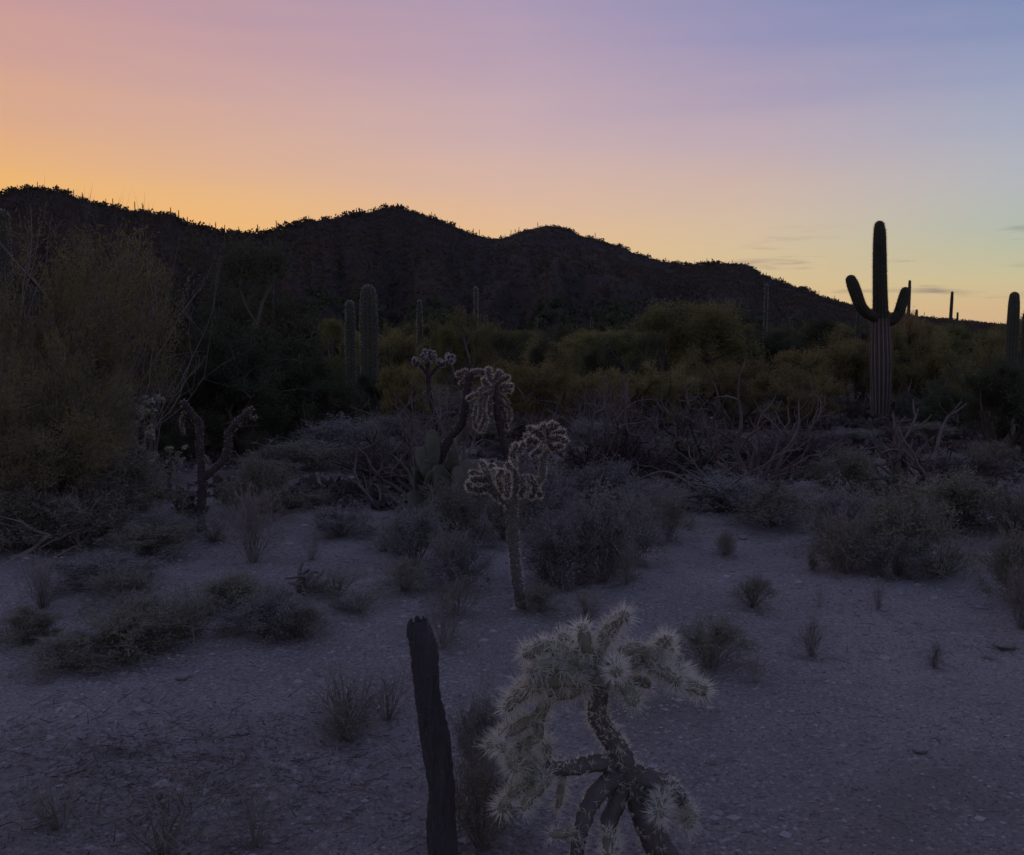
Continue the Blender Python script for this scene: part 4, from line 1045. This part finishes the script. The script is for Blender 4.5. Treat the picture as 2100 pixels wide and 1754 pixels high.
for a_ in [
    ('sage', 1145, 1205, 190, 150, 'rounded grey-pink bush right of the middle cholla trunk'),
    ('sage', 1235, 1195, 170, 190, 'taller grey bush behind the rounded grey-pink one'),
    ('sage', 1300, 1150, 130, 130, 'grey bush at the right end of the clump by the middle cholla'),
    ('tuft', 1285, 1200, 80, 100, 'bare upright twigs at the right of the clump by the middle cholla'),
    ('sage', 935, 1205, 150, 110, 'grey bush left of the foot of the middle cholla'),
    ('sage', 850, 1160, 160, 120, 'grey-green bush below the prickly pear'),
    ('darktuft', 790, 1130, 110, 70, 'small dark bush at the left foot of the prickly pear'),
    ('darktuft', 960, 1120, 190, 90, 'dark bush at the foot of the prickly pear pads'),
    ('darktuft', 1375, 1110, 120, 100, 'dark rounded shrub between the middle clump and the open ground'),
    ('sage', 1330, 1060, 150, 70, 'dull grey bush behind the dark rounded shrub'),
    ('sage', 1100, 1075, 190, 130, 'grey bush directly behind the middle cholla trunk'),
    ('darktuft', 1730, 1175, 170, 110, 'dark tuft at the left of the wide bush on the right'),
    ('sage', 1715, 1130, 170, 130, 'grey leafy bush at the left of the wide bush on the right'),
    ('olive', 1840, 1165, 240, 165, 'wide olive bush on the right, in front of the dead cholla skeleton'),
    ('sage', 1830, 1185, 120, 90, 'grey bush at the front of the wide olive bush'),
    ('darktuft', 1930, 1178, 180, 90, 'dark low shrub right of the wide olive bush'),
    ('olive', 1960, 1090, 250, 110, 'olive bush behind the dark low shrub on the right'),
    ('olive', 2085, 1240, 150, 140, 'yellow-green bush at the right edge'),
    ('tuft', 2095, 1290, 110, 110, 'dry twigs in front of the yellow-green bush at the right edge'),
    ('darktuft', 2090, 1105, 170, 100, 'dark bush at the right edge behind the yellow-green one'),
    ('darktuft', 1487, 1138, 55, 46, 'small dark tuft alone on the pale ground right of the middle'),
    ('darktuft', 1666, 1172, 30, 34, 'tiny dark tuft left of the wide olive bush'),
    ('darktuft', 1543, 1246, 105, 62, 'broad dark tuft on open ground below the small dark tuft'),
    ('tuft', 1680, 1246, 48, 46, 'small forked dry twig on the open ground on the right'),
    ('tuft', 1803, 1250, 44, 56, 'thin upright dry twigs on the open ground below the wide olive bush'),
    ('darktuft', 1455, 1370, 190, 100, 'broad dark tuft right of the top of the foreground cholla'),
    ('tuft', 1665, 1348, 95, 78, 'dry twiggy tuft on open ground right of the foreground cholla'),
    ('tuft', 1915, 1368, 60, 48, 'small dry tuft on the open ground at the lower right'),
    ('tuft', 1548, 1402, 66, 56, 'faint dry tuft just right of the foreground cholla'),
    ('darktuft', 705, 1492, 190, 120, 'spiky dark tuft on bare ground left of the stump'),
    ('tuft', 795, 1480, 120, 100, 'bent dry stems beside the spiky dark tuft, next to the stump'),
    ('tuft', 520, 1155, 130, 140, 'wispy dry tuft right of the Y-shaped cactus'),
    ('tuft', 640, 1150, 70, 66, 'short dry twigs behind the heap of broken cholla wood'),
    ('tuft', 85, 1248, 130, 105, 'dry tuft near the left edge below the bare bent branches'),
    ('tuft', 905, 1330, 130, 130, 'wispy tuft behind the top of the stump'),
    ('darktuft', 1205, 1272, 100, 62, 'dark low tuft behind the top of the foreground cholla'),
    ('olive', 245, 1345, 270, 90, 'low olive mound of brush on the ground at the lower left'),
    ('darktuft', 380, 1310, 260, 90, 'dark low brush right of the olive mound'),
    ('sage', 555, 1305, 200, 95, 'dusty low bush left of the stump top'),
    ('darktuft', 690, 1225, 160, 60, 'dark brush behind the heap of broken cholla wood'),
    ('darktuft', 440, 1112, 140, 60, 'dark low brush at the foot of the Y-shaped cactus'),
    ('sage', 335, 1110, 130, 60, 'grey low brush left of the foot of the Y-shaped cactus'),
    ('olive', 540, 1050, 190, 110, 'olive bush behind the right arm of the Y-shaped cactus'),
    ('olive', 250, 1075, 260, 150, 'broad olive bush left of the Y-shaped cactus'),
    ('olive', 120, 1100, 280, 190, 'dim olive bush behind the bare bent branches at the left'),
    ('darktuft', 620, 965, 260, 55, 'dark low line of brush right of the Y-shaped cactus arm'),
    ('sage', 700, 935, 220, 70, 'grey low brush behind the dark line of brush'),
    ('darktuft', 650, 1045, 130, 40, 'dark sparse brush around the pale fallen wood'),
    ('sage', 985, 1620, 130, 200, 'shaded grey bush between the stump and the foreground cholla'),
    ('darktuft', 990, 1745, 200, 190, 'dark brush at the foot of the stump'),
    ('straw', 330, 1752, 360, 170, 'sparse pale grass at the bottom left, in front'),
    ('straw', 120, 1700, 240, 100, 'pale flattened grass at the lower left corner'),
    ('straw', 520, 1740, 200, 130, 'thin pale grass left of the foot of the stump'),
    ('darktuft', 300, 1290, 190, 70, 'dark thin brush behind the low olive mound at the lower left'),
    ('darktuft', 130, 1370, 220, 60, 'dark low brush below the low olive mound near the left edge'),
    ('olive', 470, 1255, 220, 70, 'olive brush behind the dusty low bush left of the stump'),
    ('darktuft', 620, 1300, 160, 60, 'dark brush between the dusty low bush and the stump top'),
    ('sage', 210, 1200, 240, 60, 'flat grey brush below the broad olive bush at the left'),
    ('olive', 60, 1310, 170, 60, 'flat olive brush at the left edge below the dry tuft'),
    ('darktuft', 940, 1260, 130, 70, 'thin dark brush between the stump top and the middle cholla foot'),
    ('darktuft', 1110, 1255, 120, 50, 'dark low brush at the right foot of the middle cholla'),
    ('darktuft', 740, 1255, 170, 45, 'flat dark brush right of the heap of broken cholla wood'),
    ('darktuft', 915, 1112, 190, 110, 'very dark shaded brush under the prickly pear pads'),
    ('darktuft', 720, 1520, 170, 90, 'dark matted brush at the base of the spiky dark tuft'),
    ('darktuft', 260, 1240, 170, 70, 'thin dark brush under the flat grey brush at the left'),
    ('darktuft', 830, 1215, 120, 60, 'dark brush left of the grey bush at the middle cholla foot'),
    ('sage', 1500, 1050, 210, 70, 'dark grey brush beneath the pale-tipped dead shrub'),
    ('darktuft', 1590, 1080, 220, 80, 'dark brush in front of the pale-tipped dead shrub'),
    ('sage', 1240, 1040, 190, 90, 'grey brush under the curving-armed dead shrub'),
    ('darktuft', 1410, 960, 180, 60, 'dark brush under the upright forked dead shrub'),
    ('olive', 1750, 1010, 190, 80, 'olive low brush left of the dark dead cholla skeleton'),
    ('darktuft', 2010, 960, 120, 50, 'dark shrub right of the bent dead stem'),
    ('olive', 40, 1122, 220, 130, 'olive brush at the foot of the huge feathery bush at the left edge'),
    ('darktuft', 165, 1122, 230, 100, 'dark brush at the foot of the lower feathery creosote'),
    ('olive', 300, 1140, 190, 60, 'flat olive brush in front of the grey low brush by the Y-shaped cactus'),
    ('sage', 700, 1100, 150, 60, 'flat grey brush on the ground left of the prickly pear'),
    ('tuft', 1120, 1190, 110, 90, 'dry twigs right beside the middle cholla trunk'),
    ('darktuft', 1040, 1110, 150, 120, 'dark shaded brush left of the middle cholla trunk, below its fingers'),
    ('russet', 800, 990, 210, 80, 'brown brush among the dead branches left of the prickly pear'),
    ('russet', 1270, 985, 230, 80, 'brown brush among the dead branches right of the middle cholla'),
    ('russet', 1660, 960, 200, 70, 'brown brush between the pale-tipped dead shrub and the dark dead cholla'),
    ('russet', 1980, 1010, 200, 70, 'brown brush right of the dark dead cholla skeleton'),
]: shrub(*a_)
DESC = {'russet': 'low brown bush', 'sage': 'low grey bush', 'darktuft': 'low dark shrub', 'tuft': 'low dry tuft', 'olive': 'low olive bush'}
kk_ = [('russet', 'darktuft', 'sage', 'russet', 'olive')[int(rng.integers(5))] for i in range(44)]
bp = [-40 + 2180 * (i + rng.uniform(-.5, .5)) / 44 for i in range(44)]
bl = place_labels(bp, [DESC[k] for k in kk_])
for i in range(44):
    px = bp[i]
    py = rng.uniform(868, 915) if i % 2 else rng.uniform(895, 985)
    k = kk_[i]
    if abs(px - 1805) < 70 and py < 900: py = 905
    shrub(k, px, py, rng.uniform(70, 170), rng.uniform(22, 52), bl[i],
          'low plants of the crowded band')
bp = [-40 + 2180 * (i + rng.uniform(-.5, .5)) / 40 for i in range(40)]
bl = place_labels(bp, [('dark shrub', 'olive bush', 'brown bush')[i % 3] + ' at tree feet' for i in range(40)])
for i in range(40):      # a second row hiding the feet of the trees
    px = bp[i]
    if abs(px - 1805) < 60: continue
    shrub(('darktuft', 'olive', 'russet')[i % 3], px, rng.uniform(842, 870), rng.uniform(90, 200), rng.uniform(25, 60), bl[i], 'low plants at the feet of the trees')


# ------------------------------------------------------------------ stones, gravel, litter
def stone_mesh(seed, flat=.6):
    rg = np.random.default_rng(seed); import bmesh
    bm = bmesh.new(); bmesh.ops.create_icosphere(bm, subdivisions=2, radius=1)
    V_ = np.array([v.co[:] for v in bm.verts]); n = 1 + .22 * vnoise(V_[:, 0] * 1.6 + seed, V_[:, 1] * 1.6 + V_[:, 2], seed) + .1 * rg.uniform(-1, 1, len(V_))
    V_ = V_ * n[:, None] * np.array([1, .8, flat])
    F_ = np.array([[v.index for v in f.verts] for f in bm.faces]); bm.free()
    mb = MB(); mb.add(V_, F_); return mb


STN = [stone_mesh(k).mesh('stone', M['stone'], False) for k in range(4)]
WST = stone_mesh(9).mesh('stone', M['white_stone'], False)
for k, (px, py, w, lb, wt) in enumerate([
    (2060, 1328, 46, 'flat dark stone on the open ground at the right', 0), (1523, 1106, 22, 'small pale stone right of the small dark tuft', 0), (1875, 872, 9, 'tiny white stone right of the two-armed saguaro', 1),
    (1893, 842, 7, 'tiny white stone above the other right of the two-armed saguaro', 1), (280, 1042, 22, 'small stone in front of the broad olive bush', 0), (375, 1395, 30, 'flat stone on the ground at the lower left', 0),
    (700, 1030, 22, 'pale stone by the pale fallen branch', 0), (662, 1024, 18, 'smaller pale stone left of the one by the fallen branch', 0), (1465, 868, 46, 'pale rounded boulder between the dead shrubs', 0),
    (1885, 1545, 30, 'low stone half buried in the open ground at the lower right', 0), (100, 1402, 18, 'small dark stone on the ground near the left edge', 0), (2025, 1352, 20, 'small stone below the flat dark stone', 0)]):
    b = ground_at(px, py); s = w * b[1] / F / 2
    o = obj('stone', WST if wt else STN[k % 4], loc=(b[0], b[1], b[2] + s * .25)); o.scale = (s, s, s * (.7 if w < 40 else .6)); o.rotation_euler.z = k * 1.3
    tag(o, lb, 'stone')

n = 46000; a = rng.uniform(-33, 33, n); r = 2.0 + 13 * rng.uniform(0, 1, n) ** 1.7
x = np.sin(np.radians(a)) * r; y = np.cos(np.radians(a)) * r
kp = vnoise(x / .6, y / .6, 44) + rng.uniform(-1, 1, n) > -.1; x = x[kp]; y = y[kp]; r = r[kp]; n = len(x)
C = np.stack([x, y, gz(x, y)], -1); s = rng.uniform(.003, .0105, n) * (1 + (rng.uniform(0, 1, n) > .95) * 1.3) * (.8 + r / 10)
oct_ = np.array([[1, 0, 0], [-1, 0, 0], [0, 1, 0], [0, -1, 0], [0, 0, 1], [0, 0, -1]], float)
v = C[:, None, :] + oct_[None] * (s[:, None, None] * rng.uniform(.6, 1.2, (n, 6, 1))) * np.array([1.2, 1, .55])
fc = np.array([[0, 2, 4], [2, 1, 4], [1, 3, 4], [3, 0, 4], [2, 0, 5], [1, 2, 5], [3, 1, 5], [0, 3, 5]])
mb = MB(); mb.add(v.reshape(-1, 3), (fc[None] + np.arange(n)[:, None, None] * 6).reshape(-1, 3), np.repeat(rng.uniform(0, 1, n), 6))
o = obj('gravel', mb.mesh('gravel', M['stone'], False), kind='stuff'); tag(o, 'fine gravel scattered over the open desert ground', 'gravel')

# low dry cover between the shrubs further out (nobody could count it)
mb = MB(); n = 5200; a = rng.uniform(-34, 34, n); r = 8.5 + 30 * rng.uniform(0, 1, n) ** 1.1
x = np.sin(np.radians(a)) * r; y = np.cos(np.radians(a)) * r
kp = vnoise(x / 1.6, y / 1.6, 66) + rng.uniform(-.8, .8, n) + .55 * sstep(9, 20, r) > .35; x = x[kp]; y = y[kp]; n = len(x); r = r[kp]
clumps(mb, np.stack([x, y, gz(x, y) - .01], -1), rng.uniform(.05, .15, n) * (.7 + r / 26), 26, rng, .7)
o = obj('ground_cover', mb.mesh('ground_cover', M['cover'], False), kind='stuff'); tag(o, 'low dry brush and weeds covering the ground between the shrubs', 'ground cover')

n = 9000; a = rng.uniform(-33, 33, n); r = 2.0 + 16 * rng.uniform(0, 1, n) ** 1.6
x = np.sin(np.radians(a)) * r; y = np.cos(np.radians(a)) * r
kp = vnoise(x / 1.1, y / 1.1, 55) + rng.uniform(-.8, .8, n) > .25; x = x[kp]; y = y[kp]; n = len(x)
mb = MB(); d = rng.normal(size=(n, 3)) * np.array([1, 1, .22]); slivers(mb, np.stack([x, y, gz(x, y) + .006], -1), d, rng.uniform(.03, .14, n), .005, rng)
n = 2200; x = rng.normal(-1.25, .45, n); y = rng.normal(3.3, .35, n); slivers(mb, np.stack([x, y, gz(x, y) + .01], -1), rng.normal(size=(n, 3)) * np.array([1, 1, .4]), rng.uniform(.03, .12, n), .006, rng)
o = obj('twig_litter', mb.mesh('twig_litter', M['litter'], False), kind='stuff'); tag(o, 'dry twigs and litter scattered over the desert ground', 'litter')
